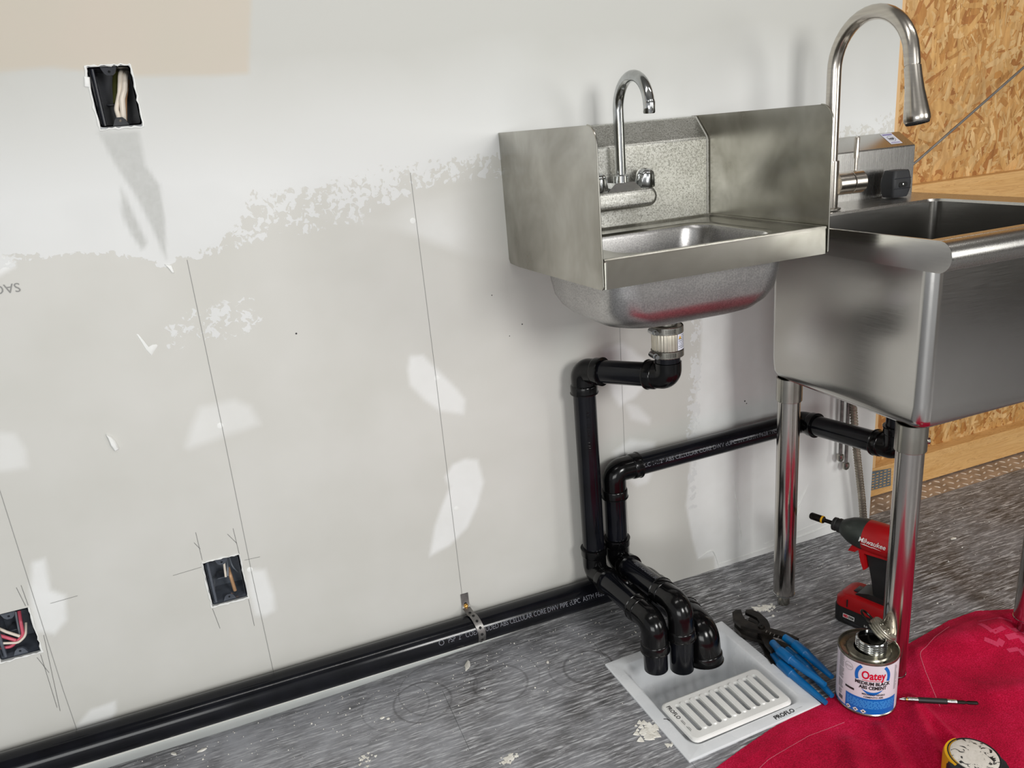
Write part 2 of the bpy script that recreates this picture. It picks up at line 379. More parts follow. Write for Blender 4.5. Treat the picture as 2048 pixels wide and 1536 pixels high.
# cut edges of the three box openings and the board's end
bm = BM()
for (x0, x1, z0, z1, _) in boxes:
    for (p, q) in (((x0, z0), (x1, z0)), ((x1, z0), (x1, z1)), ((x1, z1), (x0, z1)), ((x0, z1), (x0, z0))):
        f = [bm.verts.new((p[0], 0, p[1])), bm.verts.new((q[0], 0, q[1])), bm.verts.new((q[0], .0125, q[1])), bm.verts.new((p[0], .0125, p[1]))]; bm.faces.new(f)
box(bm, (XE-.012, .0004, -.012), (XE, .09, 2.3))
put('board_edge', bm, M['compound'], wall, 0)
# ragged compound rims round the openings
def rim(bm, x0, x1, z0, z1, sides, seed):
    rnd = random.Random(seed)
    for s_ in sides:
        (p, q) = {'b': ((x0, z0), (x1, z0)), 't': ((x0, z1), (x1, z1)), 'r': ((x1, z0), (x1, z1)), 'l': ((x0, z0), (x0, z1))}[s_]
        n = 14; pts = []; rad = []
        for k in range(n+1):
            f = k/n; j = rnd.uniform(-.0012, .0012)
            pts.append((p[0]+(q[0]-p[0])*f+(j if s_ in 'lr' else 0), -.0002, p[1]+(q[1]-p[1])*f+(j if s_ in 'bt' else 0))); rad.append(rnd.uniform(.0008, .0030))
        tube(bm, pts, rad, 7, True, .8)
bm = BM()
rim(bm, *boxes[0][:4], 'tbrl', 1); rim(bm, *boxes[1][:4], 'tbrl', 2); rim(bm, *boxes[2][:4], 'brl', 3)
put('compound_rim', bm, M['compound'], wall)
# lumps and thick strokes of compound standing proud of the board
def blob(bm, poly, thick, y=0.):
    cx = sum(p[0] for p in poly)/len(poly); cz = sum(p[1] for p in poly)/len(poly)
    R = [[(p[0], y+.0003, p[1]) for p in poly], [(p[0]+(cx-p[0])*.12, y-thick*.7, p[1]+(cz-p[1])*.12) for p in poly], [(p[0]+(cx-p[0])*.45, y-thick, p[1]+(cz-p[1])*.45) for p in poly]]
    loft(bm, R, False, True)
bm = BM(); blob(bm, [(-.079, .655), (-.073, .65), (-.067, .638), (-.064, .622), (-.071, .619), (-.076, .631)], .006)
put('compound_lump', bm, M['compound'], wall)
for poly, th in (([(.075, .934), (.080, .926), (.084, .917), (.088, .916), (.086, .93)], .003), ([(.006, .822), (.009, .821), (.021, .793), (.034, .798), (.036, .795), (.022, .779), (.016, .79)], .0012),
                 ([(.02, 1.238), (.028, 1.236), (.026, 1.220), (.017, 1.222)], .004)):
    bm = BM(); blob(bm, poly, th); put('compound_lump', bm, M['compound'], wall)
bm = BM()
for pts, r in (([(1.245, 0, .235), (1.25, 0, .19), (1.262, 0, .12), (1.268, 0, .08), (1.266, 0, .045)], .0016), ([(1.39, 0, .045), (1.42, 0, .09), (1.45, 0, .12), (1.475, 0, .165)], .0035), ([(1.40, 0, .06), (1.44, 0, .085), (1.455, 0, .11)], .003),
               ([(1.14, 0, .046), (1.165, 0, .056), (1.182, 0, .058), (1.19, 0, .04), (1.2, 0, .005)], .0022), ([(1.2, 0, .012), (1.3, 0, .014), (1.4, 0, .018), (1.5, 0, .022), (1.56, 0, .03)], .0028), ([(1.52, 0, .045), (1.42, 0, .035), (1.34, 0, .03)], .002)):
    P3 = fillet(pts, .02, 3); tube(bm, P3, [r*(.5+.6*math.sin(PI*i/(len(P3)-1))) for i in range(len(P3))], 8, True, 1.)
put('compound_ridge', bm, M['compound'], wall)
for i, (x, z) in enumerate(((.108, .629), (.527, .640), (.535, .345), (.517, .955), (.106, .325))):
    bm = BM(); lathe(bm, [(.0055, .0002), (.0055, -.0002), (.0035, -.0006), (0, -.0006)], (x, 0, z), (0, 1, 0), 14); put('screw_dimple', bm, M['compound'], wall)
# pencil lines
def stroke(bm, a, b, wd):
    a = Vector(a); b = Vector(b); n = Vector((-(b-a).y, (b-a).x)).normalized()*wd/2
    bm.faces.new([bm.verts.new((p.x, -.0008, p.y)) for p in (a+n, a-n, b-n, b+n)])
for seq, wd, mm in (([(-.259, .62), (-.259, .405), (-.259, .176), (-.257, .07)], .0007, 'pencil'), ([(.112, .936), (.111, .629), (.108, .319), (.109, .07)], .0008, 'pencil'), ([(.523, 1.042), (.525, .668), (.525, .12)], .0008, 'pencil'),
                    ([(.946, .8), (.944, .248), (.948, .05)], .0006, 'pencil')):
    bm = BM()
    for p, q in zip(seq, seq[1:]): stroke(bm, p, q, wd)
    put('pencil_line', bm, M[mm], wall, 0)
bm = BM()
for p, q in (((.026, .43), (.026, .37)), ((.092, .42), (.093, .363)), ((.019, .41), (.027, .394)), ((.08, .411), (.093, .387)), ((.024, .262), (.029, .215)), ((.092, .262), (.092, .2)), ((-.03, .353), (.022, .356)), ((-.276, .262), (-.277, .143)),
             ((-.262, .299), (-.274, .134)), ((-.283, .258), (-.272, .22)), ((-.272, .407), (-.271, .365)), ((-.237, .358), (-.192, .360)), ((.1, .348), (.129, .347)), ((-.28, .405), (-.275, .365))): stroke(bm, p, q, .0006)
put('pencil_mark', bm, M['pencil_dark'], wall, 0)
bm = BM(); text(bm, 'SAG', .021, lambda u, v_: (-.1455-u, -.0008, .9335-v_)); put('stamped_lettering', bm, M['pencil'], wall, 0)
bm = BM()
for (x, z, s_) in ((.271, .777, .0018), (.66, .79, .0012), (.72, .72, .0015), (.69, .70, .001), (1.275, .437, .002), (1.28, .43, .0015), (1.376, .425, .003), (1.395, .426, .0018), (1.375, .398, .0025)):
    lathe(bm, [(s_, -.0004), (0, -.0008)], (x, 0, z), (0, 1, 0), 7)
put('wall_fleck', bm, M['ink'], wall, 0)

# =================================================================== OUTLET BOXES
def outlet_box(x0, x1, z0, z1, name_label, wires, shell='box_plastic'):
    t_ = thing('outlet_box', name_label, 'electrical box', ((x0+x1)/2, .0, z0))
    g = .0015; X0, X1, Z0, Z1 = x0+g, x1-g, z0+g+.002, z1-g; D = .068
    bm = BM(); r = lambda y, s_: [(px, y, pz) for px, pz in rrect((X0+X1)/2, (Z0+Z1)/2, (X1-X0)/2-s_, (Z1-Z0)/2-s_, .004, 3)]
    loft(bm, [r(.002, 0), r(D, .001), r(D, .003), r(.004, .0022), r(.002, .0020), r(.002, 0)][:5], False, False)
    bb = r(D-.001, .002); bm.faces.new([bm.verts.new(p) for p in bb])
    o = put('box_shell', bm, M[shell], t_)
    cx = (X0+X1)/2
    for nm, zc, sg in (('screw_tab', Z1-.001, -1), ('screw_tab', Z0+.001, 1)):
        bm = BM(); L = [(cx-.012, zc), (cx-.008, zc+sg*.009), (cx-.004, zc+sg*.0125), (cx+.004, zc+sg*.0125), (cx+.008, zc+sg*.009), (cx+.012, zc)]
        if sg < 0: L = L[::-1]
        hole = [(cx+.0022*math.cos(a*PI/4), zc+sg*.007+.0022*math.sin(a*PI/4)) for a in range(8)]
        plate(bm, L, [hole], .003, .008, lambda u, v_, d: (u, d, v_)); put(nm, bm, M[shell], t_)
    for dx in (.006,):
        bm = BM(); tube(bm, [(X0+.007, .008, Z0+.002), (X0+.007, .010, Z1-.002)], .003, 8); put('box_rib', bm, M[shell], t_)
    bm = BM(); box(bm, (cx-.018, .035, Z0+.034), (cx+.0, .066, Z0+.036), .0005); put('cable_clamp', bm, M[shell], t_)
    for nm, pts, r_, m_, fl in wires:
        bm = BM(); tube(bm, fillet([(x0+p[0], p[1], z0+p[2]) for p in pts], .012, 5), r_, 10, True, fl); put(nm, bm, M[m_], t_)
    return t_
b = boxes[0]
outlet_box(*b[:4], 'black outlet box in the upper plaster, holding a folded white cable', [
 ('cable', [(.052, .06, .095), (.047, .03, .085), (.040, .022, .055), (.030, .016, .030), (.032, .02, .006)], .0036, 'wire_white', 1.), ('cable', [(.056, .06, .09), (.053, .03, .08), (.048, .02, .058), (.042, .014, .045), (.037, .018, .012)], .0045, 'wire_white', 1.),
 ('ground_wire', [(.055, .045, .075), (.046, .02, .045), (.038, .022, .008)], .0030, 'wire_tan', 1.), ('cable', [(.040, .06, .09), (.036, .045, .07), (.032, .03, .04)], .006, 'olive_wire', .6)])
b = boxes[1]
outlet_box(*b[:4], 'black outlet box low on the wall between pencil lines, with a tan wire', [
 ('cable', [(.040, .055, .090), (.037, .02, .075), (.035, .018, .048)], .0022, 'wire_white', 1.), ('ground_wire', [(.042, .03, .06), (.044, .02, .045), (.046, .02, .012)], .0035, 'wire_tan', 1.),
 ('cable', [(.045, .06, .09), (.05, .03, .06), (.058, .04, .04)], .0016, 'wire_grey', 1.), ('cable', [(.042, .05, .085), (.042, .022, .065), (.039, .016, .05)], .002, 'wire_grey', 1.)], 'box_lit')
b = boxes[2]
outlet_box(*b[:4], 'black outlet box with pink and white looped wires at the picture edge', [
 ('cable', [(.040, .05, .09), (.044, .02, .06), (.043, .014, .035), (.02, .012, .02), (-.0, .014, .022)], .0030, 'wire_pink', 1.), ('cable', [(.048, .03, .05), (.047, .012, .034), (.034, .008, .026), (.01, .010, .032)], .0022, 'wire_white', 1.),
 ('cable', [(.001, .02, .065), (.02, .014, .05), (.038, .012, .036)], .0026, 'wire_white', 1.), ('cable', [(.034, .05, .088), (.036, .03, .055), (.036, .02, .03)], .0022, 'wire_grey', 1.), ('cable', [(.0, .015, .052), (.018, .012, .04), (.03, .012, .030)], .003, 'wire_pink', 1.)], 'box_lit')

# =================================================================== FLOOR
HX0, HX1, HY0, HY1 = .782, 1.068, -.492, -.206      # opening cut for the floor sink
mf = mat('vinyl_wood_plank', (90, 90, 92), .45, 0., .45); t = NT(mf)
v = t.coords((5.5, 60, 1)); v2 = t.coords((16, 190, 1)); vi = t.coords()
warp = t.noise(3, 2, vi)
g1 = t.noise(3.2, 6, v, .62, .5); g2 = t.noise(4, 3, v2, .6)
gr = t.math('ADD', t.math('MULTIPLY', g1, .68), t.math('MULTIPLY', g2, .32))
base = t.ramp(gr, [(.38, (46, 45, 45)), (.46, (84, 83, 83)), (.53, (130, 129, 131)), (.60, (204, 205, 207))])
dust = t.noise(7, 5, vi, .6); 
sx = t.n('ShaderNodeSeparateXYZ'); t.link(vi, sx.inputs[0])
left = t.math('MULTIPLY_ADD', sx.outputs[0], -.95, True, c=1.1)
dk = t.math('MULTIPLY', t.math('MULTIPLY', t.math('MULTIPLY_ADD', dust, 2.6, True, c=-.9), left), .78)
dk = t.math('ADD', dk, t.math('MULTIPLY_ADD', t.noise(4.5, 5, vi, .65), 1.3, True, c=-.52))
col = t.mix(dk, base, (172, 174, 180))
# bucket rings and sweeping scuffs
for (cx_, cy_, r_, wd, st) in ((.385, -.13, .062, .004, .55), (.425, -.105, .085, .003, .35), (.545, -.15, .058, .004, .5), (.56, -.135, .075, .003, .3), (.735, -.19, .052, .005, .6), (.72, -.185, .068, .003, .35), (.33, -.12, .07, .003, .3)):
    dx = t.math('SUBTRACT', sx.outputs[0], cx_); dy = t.math('SUBTRACT', sx.outputs[1], cy_)
    d = t.math('SQRT', t.math('ADD', t.math('MULTIPLY', dx, dx), t.math('MULTIPLY', dy, dy)))
    d = t.math('ADD', d, t.math('MULTIPLY_ADD', warp, .02, c=-.01))
    kk = t.math('SUBTRACT', 1., t.math('DIVIDE', t.math('ABSOLUTE', t.math('SUBTRACT', d, r_)), wd), True)
    col = t.mix(t.math('MULTIPLY', kk, t.math('MULTIPLY', st*1.7, dust)), col, (60, 58, 58))
spn = t.noise(230, 2, vi, .5); dens = t.math('MULTIPLY_ADD', sx.outputs[1], .12, c=.715)
dens = t.math('SUBTRACT', .735, t.math('MULTIPLY', t.math('MULTIPLY_ADD', sx.outputs[1], 3.2, True, c=.75), .045))
col = t.mix(t.math('GREATER_THAN', spn, dens), col, (206, 207, 208))
t.link(col, t.b.inputs['Base Color']); t.link(t.math('MULTIPLY_ADD', dk, .5, c=.40), t.b.inputs['Roughness'])
t.bump(gr, .5, .0008)
msub = mottled('subfloor', (96, 92, 86), (120, 116, 108), 8, (.7, .8))
bm = BM()
for (x0, x1, y0, y1) in ((-2.5, HX0, -3.0, .15), (HX1, 5, -3.0, .15), (HX0, HX1, -3.0, HY0), (HX0, HX1, HY1, .15)): box(bm, (x0, y0, -.03), (x1, y1, -.0025))
floor = put('floor', bm, msub, None, 0, kind='structure')
rows = [.012, -.115, -.298, -.481, -.664, -.847, -1.03, -1.213, -1.396, -1.579, -1.762, -1.945, -2.128, -2.311, -2.494, -2.677, -2.86]
edge = lambda x: np.interp(x, [-1.3, -.22, .026, .252, .667, .9], [-.029, -.029, -.029, -.022, .0, .0])
for ri, (ya, yb) in enumerate(zip(rows, rows[1:])):
    x = -2.5 + (ri*.47 % 1.22)-1.2
    while x < 4.19:
        xa, xb = max(x, -2.5), min(x+1.22, 4.19); x += 1.22
        if xb-xa < .02: continue
        bm = BM(); g = .0003; parts = []
        if ri == 0:
            ks = sorted({xa, xb, *[k for k in (-.22, .026, .252, .667, .9, 1.2, 1.66) if xa < k < xb]})
            for p, q in zip(ks, ks[1:]):
                e0, e1 = (edge(p), edge(q)) if q <= .91 else ((0., 0.) if q <= XE-.02 else (.0225, .0225))
                prism(bm, [(p, yb+g), (q, yb+g), (q, e1), (p, e0)], -.0025, 0., lambda u, v_, d: (u, v_, d))
        else:
            if xb > HX0 and xa < HX1 and ya > HY0 and yb < HY1:
                t0, t1 = max(yb, HY0), min(ya, HY1)
                if xa < HX0: parts.append((xa, HX0, yb, ya))
                if xb > HX1: parts.append((HX1, xb, yb, ya))
                l, r_ = max(xa, HX0), min(xb, HX1)
                if ya > HY1: parts.append((l, r_, HY1, ya))
                if yb < HY0: parts.append((l, r_, yb, HY0))
            else: parts.append((xa, xb, yb, ya))
            for (p, q, y0, y1) in parts: box(bm, (p+g, y0+g, -.0025), (q-g, y1-g, 0.))
        put('plank', bm, mf, floor, 0)
bm = BM(); prism(bm, [(-2.49, -.033), (.027, -.033), (.256, -.026), (.667, -.004), (.9, -.003), (.9, .0), (-2.49, .0)], -.0025, -.0008, lambda u, v_, d: (u, v_, d))
put('trim_1', bm, M['trim_white'], None, 0, kind='structure')
# diamond plate threshold beyond the board's end
bm = BM(); box(bm, (XE-.004, .023, -.0025), (4.15, .30, -.0008))
mdp = mottled('worn_diamond_plate', (186, 168, 152), (150, 134, 120), 20, (.35, .5), .3)
tp = put('trim_2', bm, mdp, None, 0, kind='structure')
bm = BM()
nlug = 0
for i in range(70):
    for j in range(4):
        x = XE+.02+i*.027; y = .034+j*.026
        if x > 3.4: continue
        a_ = 20 if (i+j) % 2 else -60
        c_, s_ = math.cos(math.radians(a_)), math.sin(math.radians(a_)); L = .0095; W_ = .0028
        R = []
        for sc, zz in ((1, -.0008), (.6, .0008)):
            R.append([(x+(u*c_-v_*s_), y+(u*s_+v_*c_), zz) for u, v_ in ((L*sc, 0), (L*.5*sc, W_*sc), (-L*.5*sc, W_*sc), (-L*sc, 0), (-L*.5*sc, -W_*sc), (L*.5*sc, -W_*sc))])
        loft(bm, R, False, True); nlug += 1
put('tread_lug', bm, mottled('lug_metal', (236, 226, 212), (214, 200, 186), 30, (.3, .4), .2), tp, 0, kind='stuff')

# =================================================================== STRAND BOARD WALL (far, behind the board's end)
OY = .136
bm = BM(); box(bm, (XE-.4, OY, -.0), (4.15, OY+.012, 2.3))
mo = mottled('strand_board_base', (196, 146, 84), (164, 112, 56), 30, (.5, .65), 0., (1, 1, 1), .4)
osb = put('wall_far', bm, mo, None, 0, kind='structure')
rnd = random.Random(3); V = []; Fc = []; Cl = []
pal = [(218, 174, 114), (210, 162, 98), (202, 150, 86), (192, 138, 74), (226, 188, 132), (214, 168, 104), (178, 120, 62), (206, 158, 96), (220, 180, 122)]
for k in range(13500):
    x = rnd.uniform(XE, 3.0); z = rnd.uniform(.05, 1.65)
    L = rnd.uniform(.015, .05)*(1.4 if rnd.random() < .15 else 1); W_ = rnd.uniform(.002, .010)*(1.6 if rnd.random() < .1 else 1)
    a_ = rnd.gauss(70, 42); c_, s_ = math.cos(math.radians(a_)), math.sin(math.radians(a_)); d = OY-.0002-.0009*rnd.random()
    n0 = len(V); tl = rnd.uniform(-.0005, .0005)
    pts = [(-L, -W_*rnd.uniform(.2, 1)), (-L*rnd.uniform(.2, .7), -W_), (L*rnd.uniform(.3, .8), -W_*rnd.uniform(.6, 1)), (L, -W_*rnd.uniform(-.3, .6)), (L*rnd.uniform(.4, .9), W_), (-L*rnd.uniform(.3, .8), W_*rnd.uniform(.7, 1)), (-L*rnd.uniform(.9, 1.1), W_*rnd.uniform(0, .8))]
    for u, v_ in pts: V.append((x+(u*c_-v_*s_), d+tl*u/L, z+(u*s_+v_*c_)))
    Fc.append(tuple(range(n0, n0+7))); c = pal[rnd.randrange(len(pal))]; j = rnd.uniform(.88, 1.06); Cl.append(tuple(min(1, q*j) for q in lin(c)))
me = bpy.data.meshes.new('wood_strand'); me.from_pydata(V, [], Fc); at = me.attributes.new('scol', 'FLOAT_COLOR', 'FACE')
at.data.foreach_set('color', np.array([(*c, 1) for c in Cl], np.float32).ravel())
ms = mat('wood_strand', (200, 150, 90), .55); t = NT(ms); aa = t.n('ShaderNodeAttribute', attribute_name='scol')
gn = t.noise(60, 4, t.coords((1, 1, .25)), .6)
mx = t.n('ShaderNodeMix', data_type='RGBA', blend_type='MULTIPLY'); mx.inputs[0].default_value = .6; t.link(aa.outputs[0], mx.inputs[6]); t.link(t.ramp(gn, [(.35, (205, 190, 170)), (.62, (255, 255, 255))]), mx.inputs[7])
t.link(mx.outputs[2], t.b.inputs['Base Color'])
put('wood_strand', me, ms, osb, 0, kind='stuff')
mp = mat('pine_lumber', (222, 176, 114), .55); t = NT(mp); v = t.coords((2, 8, 26)); wn = t.noise(1.6, 4, v, .55, 2.2); 
rings_ = t.math('FRACT', t.math('MULTIPLY', wn, 9.)); t.link(t.mix(t.math('MULTIPLY', t.math('POWER', rings_, 3.), .55), t.ramp(wn, [(.3, (226, 184, 124)), (.7, (214, 166, 102))]), (176, 122, 66)), t.b.inputs['Base Color'])
mpv = mat('pine_stud', (224, 184, 132), .55)
for nm, lo_, hi_ in (('bottom_plate', (XE-.3, .098, .004), (4.15, OY-.0002, .093)), ('middle_rail', (XE-.3, .098, .79), (4.15, OY-.0002, .879))):
    bm = BM(); box(bm, lo_, hi_, .0015, seg=1); put(nm, bm, mp, osb, 0)
bm = BM(); box(bm, (1.765, .099, .0935), (1.805, OY-.0002, .7895), .0015, seg=1); put('stud', bm, mpv, osb, 0)
bm = BM(); box(bm, (1.765, .099, .8795), (1.805, OY-.0002, 2.3), .0015, seg=1); put('stud', bm, mpv, osb, 0)
bm = BM(); plate(bm, [(1.786, .028), (1.865, .024), (1.862, .080), (1.786, .088)], [], .0965, .0975, lambda u, v_, d: (u, d, v_)); npl = put('nail_plate', bm, M['galv'], osb, 0)
bm = BM()
for i in range(5):
    for j in range(6): box(bm, (1.792+i*.0145, .0955, .031+j*.009), (1.800+i*.0145, .0966, .0335+j*.009))
put('nail_tooth', bm, mp, npl, 0, kind='stuff')
bm = BM(); tube(bm, [(1.70, .080, .855), (1.86, .080, .944), (2.30, .080, 1.205)], .0032, 10)
tag(put('diagonal_rod', bm, M['rod']), 'thin grey metal rod slanting up across the strand board', 'rod')

# =================================================================== ROOM beyond the frame (seen in the steel)
mr = mottled('room_wall_paint', (150, 148, 144), (160, 158, 154), 3, (.7, .8))
bm = BM(); box(bm, (1.7, -3.05, -.03), (4.2, -3.0, 2.3)); put('wall_front', bm, mr, None, 0, kind='structure')
bm = BM(); box(bm, (-2.5, -3.0, 2.3), (4.2, .2, 2.33)); put('ceiling', bm, mottled('ceiling_paint', (120, 120, 118), (128, 128, 126), 3, (.7, .8)), None, 0, kind='structure')
bm = BM(); box(bm, (4.2, -3.0, -.03), (4.25, .2, 2.3)); put('wall_right', bm, mottled('dark_room_wall', (84, 80, 76), (92, 88, 84), 3, (.7, .8)), None, 0, kind='structure')

# =================================================================== DRAIN PIPES
def elbow(parent, c, din, dout, r, Rb, hr, hl, hubs=(1, 1)):
    c = Vector(c); din = Vector(din).normalized(); dout = Vector(dout).normalized(); ang = din.angle(dout); tl = Rb*math.tan(ang/2)
    a = c-din*tl; b = c+dout*tl; bm = BM(); re = r*1.09
    P3 = fillet([a-din*.0005, c, b+dout*.0005], Rb, 12)
    P3 = [a-din*.0006]+[p for p in P3 if (p-(a-din*.0005)).length > 1e-4 and (p-(b+dout*.0005)).length > 1e-4]+[b+dout*.0006]
    tube(bm, P3, re, 28)
    for on, p, d in ((hubs[0], a, -din), (hubs[1], b, dout)):
        if on: tube(bm, [p-d*.002, p-d*.0005, p+d*.002, p+d*(hl-.004), p+d*(hl-.003), p+d*(hl-.0008), p+d*hl], [re, hr-.0012, hr-.0004, hr-.0004, hr+.0010, hr+.0008, r+.001], 28)
    put('elbow', bm, M['abs_fit'], parent, 50)
    return a-din*hl*(.6 if hubs[0] else 0), b+dout*hl*(.6 if hubs[1] else 0)
def straight(parent, a, b, r, open_end=False):
    a = Vector(a); b = Vector(b); bm = BM(); d = (b-a).normalized()
    if open_end:
        tube(bm, [a, b, b, b-d*.03], [r, r, r-.004, r-.004], 32, False)
    else: tube(bm, [a, b], r, 32)
    return put('pipe', bm, M['abs'], parent, 50)
def wrap_x(y, z, R, phi0, x0):   # text running along +x on a pipe of axis x
    return lambda u, v_: (x0+u, y-(R+.0003)*math.cos(phi0+v_/R), z+(R+.0003)*math.sin(phi0+v_/R))
# wall line with its branch into the floor sink
MY, MZ, MR = -.0352, .0655, .0318
T = thing('wall_drain_line', 'long black pipe along the foot of the wall ending in a wide elbow over the floor sink', 'pipe', (.3, MY, 0))
e1 = elbow(T, (.958, MY, MZ), (1, 0, 0), (.0, -1, .02), MR, .052, .0375, .024)
e2 = elbow(T, (.956, -.285, MZ+.015), (0, -1, .02), (.0, -.16, -1), MR, .058, .0375, .020, (1, 1))
straight(T, (-2.45, MY, MZ+.010), e1[0], MR); straight(T, e1[1], e2[0], MR)
bm = BM(); f = wrap_x(MY, MZ+.001, MR, .19, .445)
text(bm, 'PSP  2"  COEXTRUDED ABS CELLULAR CORE DWV PIPE cUPC  ASTM F628', .0155, lambda u, v_: f(u+.022, v_), width=.375)
for k in range(12):
    a0 = 2*PI*k/12; a1 = 2*PI*(k+1)/12
    bm.faces.new([bm.verts.new(f(.007+rr*math.cos(aa), .005+rr*math.sin(aa))) for rr, aa in ((.006, a0), (.006, a1), (.0045, a1), (.0045, a0))])
put('pipe_lettering', bm, M['print_grey'], T, 0)
# hand sink branch
R1 = .0243
T = thing('hand_sink_drain', 'tall black drain pipe from the small hand sink down the wall to the floor sink', 'pipe', (.828, -.05, 0))
A0 = Vector((.828, -.051, .612)); A1 = Vector((.925, -.225, .628)); A2 = Vector((.829, -.051, .133)); A3 = Vector((.838, -.292, .142))
dd = (A0-A1).normalized(); d3 = (A3-A2).normalized()
ea = elbow(T, A1, (0, 0, -1), dd, R1, .030, .0292, .018, (0, 1)); eb = elbow(T, A0, dd, (0, 0, -1), R1, .034, .0292, .019)
ec = elbow(T, A2, (0, 0, -1), d3, R1, .040, .0292, .020); ed = elbow(T, A3, d3, (0, -.03, -1), R1, .046, .0292, .019)
straight(T, ea[1], eb[0], R1); straight(T, eb[1], ec[0], R1); straight(T, ec[1], ed[0], R1); straight(T, ed[1], (.838, -.2955, .034), R1, True)
straight(T, A1+Vector((0, 0, .029)), A1+Vector((0, 0, .06)), R1)
bm = BM(); text(bm, 'ABS 1-1/2 DWV PIPE', .010, lambda u, v_: (.827+(R1+.0003)*math.sin(v_/R1-.35), -.051-(R1+.0003)*math.cos(v_/R1-.35), .53-u)); put('pipe_lettering', bm, M['abs_fit'], T, 0)
# utility sink branch
T = thing('utility_sink_drain', 'black drain pipe from the big utility sink across the wall, down to the floor sink', 'pipe', (.89, -.05, 0))
B0 = Vector((1.44, -.3, .385)); B1 = Vector((1.405, -.05, .372)); B2 = Vector((.889, -.05, .366)); B3 = Vector((.889, -.05, .145)); B4 = Vector((.893, -.303, .170))
b0 = (B1-B0).normalized(); b1 = (B2-B1).normalized(); b3 = (B4-B3).normalized()
e0 = elbow(T, B0, (0, 0, -1), b0, R1, .036, .0292, .018); e1 = elbow(T, B1, b0, b1, R1, .030, .0292, .018); e2 = elbow(T, B2, b1, (0, 0, -1), R1, .044, .0292, .020)
e3 = elbow(T, B3, (0, 0, -1), b3, R1, .034, .0292, .020); e4 = elbow(T, B4, b3, (0, -.02, -1), R1, .050, .0292, .020)
for a_, b_ in ((e0[1], e1[0]), (e1[1], e2[0]), (e2[1], e3[0]), (e3[1], e4[0])): straight(T, a_, b_, R1)
straight(T, e4[1], (.893, -.3055, .022), R1, True)
straight(T, (B0.x, B0.y, .54), e0[0], R1)
bm = BM(); f = wrap_x(-.05, .3665, R1, .10, .955)
text(bm, 'LC 1-1/2" ABS CELLULAR CORE DWV cUPC TM  ASTM F628 - NSF - 1480', .013, lambda u, v_: (f(u, v_)[0], f(u, v_)[1], f(u, v_)[2]+u*.0115), width=.40)
put('pipe_lettering', bm, M['print_grey'], T, 0); bm = BM()
def tilt(u, v_):
    a_ = e3[1]+b3*(.03+u); n = Vector((1, 0, 0)); m_ = b3.cross(n); ph = v_/R1+.05+PI/2
    return a_+(n*math.cos(ph)-m_*math.sin(ph)*-1*-1)*(R1+.0004) if False else a_+n*(R1+.0004)*math.sin(-(v_/R1)+.15)*-1*-1+Vector((0, 0, 1))*(R1+.0004)*math.cos(-(v_/R1)+.15)
text(bm, 'ABS VIRGIN / ASTM', .013, tilt)
put('pipe_lettering', bm, M['print_grey'], T, 0)
# perforated strap
T = thing('pipe_strap', 'perforated grey steel strap screwed to the wall and bent over the long floor pipe', 'strap', (.53, -.01, 0))
sp_ = [(-.0012, .137), (-.0012, .112), (-.006, .103)]
for k in range(15):
    ph = math.radians(105-k*13); sp_.append((MY-(MR+.0012)*math.cos(ph), MZ+.004+(MR+.0012)*math.sin(ph)))
S = [Vector((.530+(.012*min(1, max(0, i-2)/8)), p[0], p[1])) for i, p in enumerate(sp_)]
bm = BM(); hw = .0085; prev = None
for i, p in enumerate(S):
    tdir = (S[min(i+1, len(S)-1)]-S[max(i-1, 0)]).normalized(); n = Vector((1, 0, 0)).cross(tdir)
    if n.y > 0: n = -n
    q = [bm.verts.new(p+Vector((sx_*hw, 0, 0))+n*o_) for sx_, o_ in ((-1, 0), (1, 0), (1, .0013), (-1, .0013))]
    if prev:
        for k in range(4): bm.faces.new((prev[k], prev[(k+1) % 4], q[(k+1) % 4], q[k]))
    prev = q
put('strap_band', bm, M['strap'], T)
bm = BM(); bl = BM()
seglen = 0; last = 0
for i in range(1, len(S)):
    seglen += (S[i]-S[i-1]).length
    if seglen-last > .0115:
        last = seglen; tdir = (S[i]-S[i-1]).normalized(); n = Vector((1, 0, 0)).cross(tdir)
        if n.y > 0: n = -n
        bh_ = BM(); lathe(bh_, [(.0032 if i % 2 else .0022, .0016), (0, .0017)], S[i], n, 12); put('strap_hole', bh_, M['dark'], T, 0)
bm.free(); bl.free()
bm = BM(); lathe(bm, [(.0052, .0), (.005, .002), (.003, .0032), (.0018, .0026), (0, .0026)], (.530, -.0046, .1075), (0, -1, .45), 16); put('screw', bm, M['brass'], T)
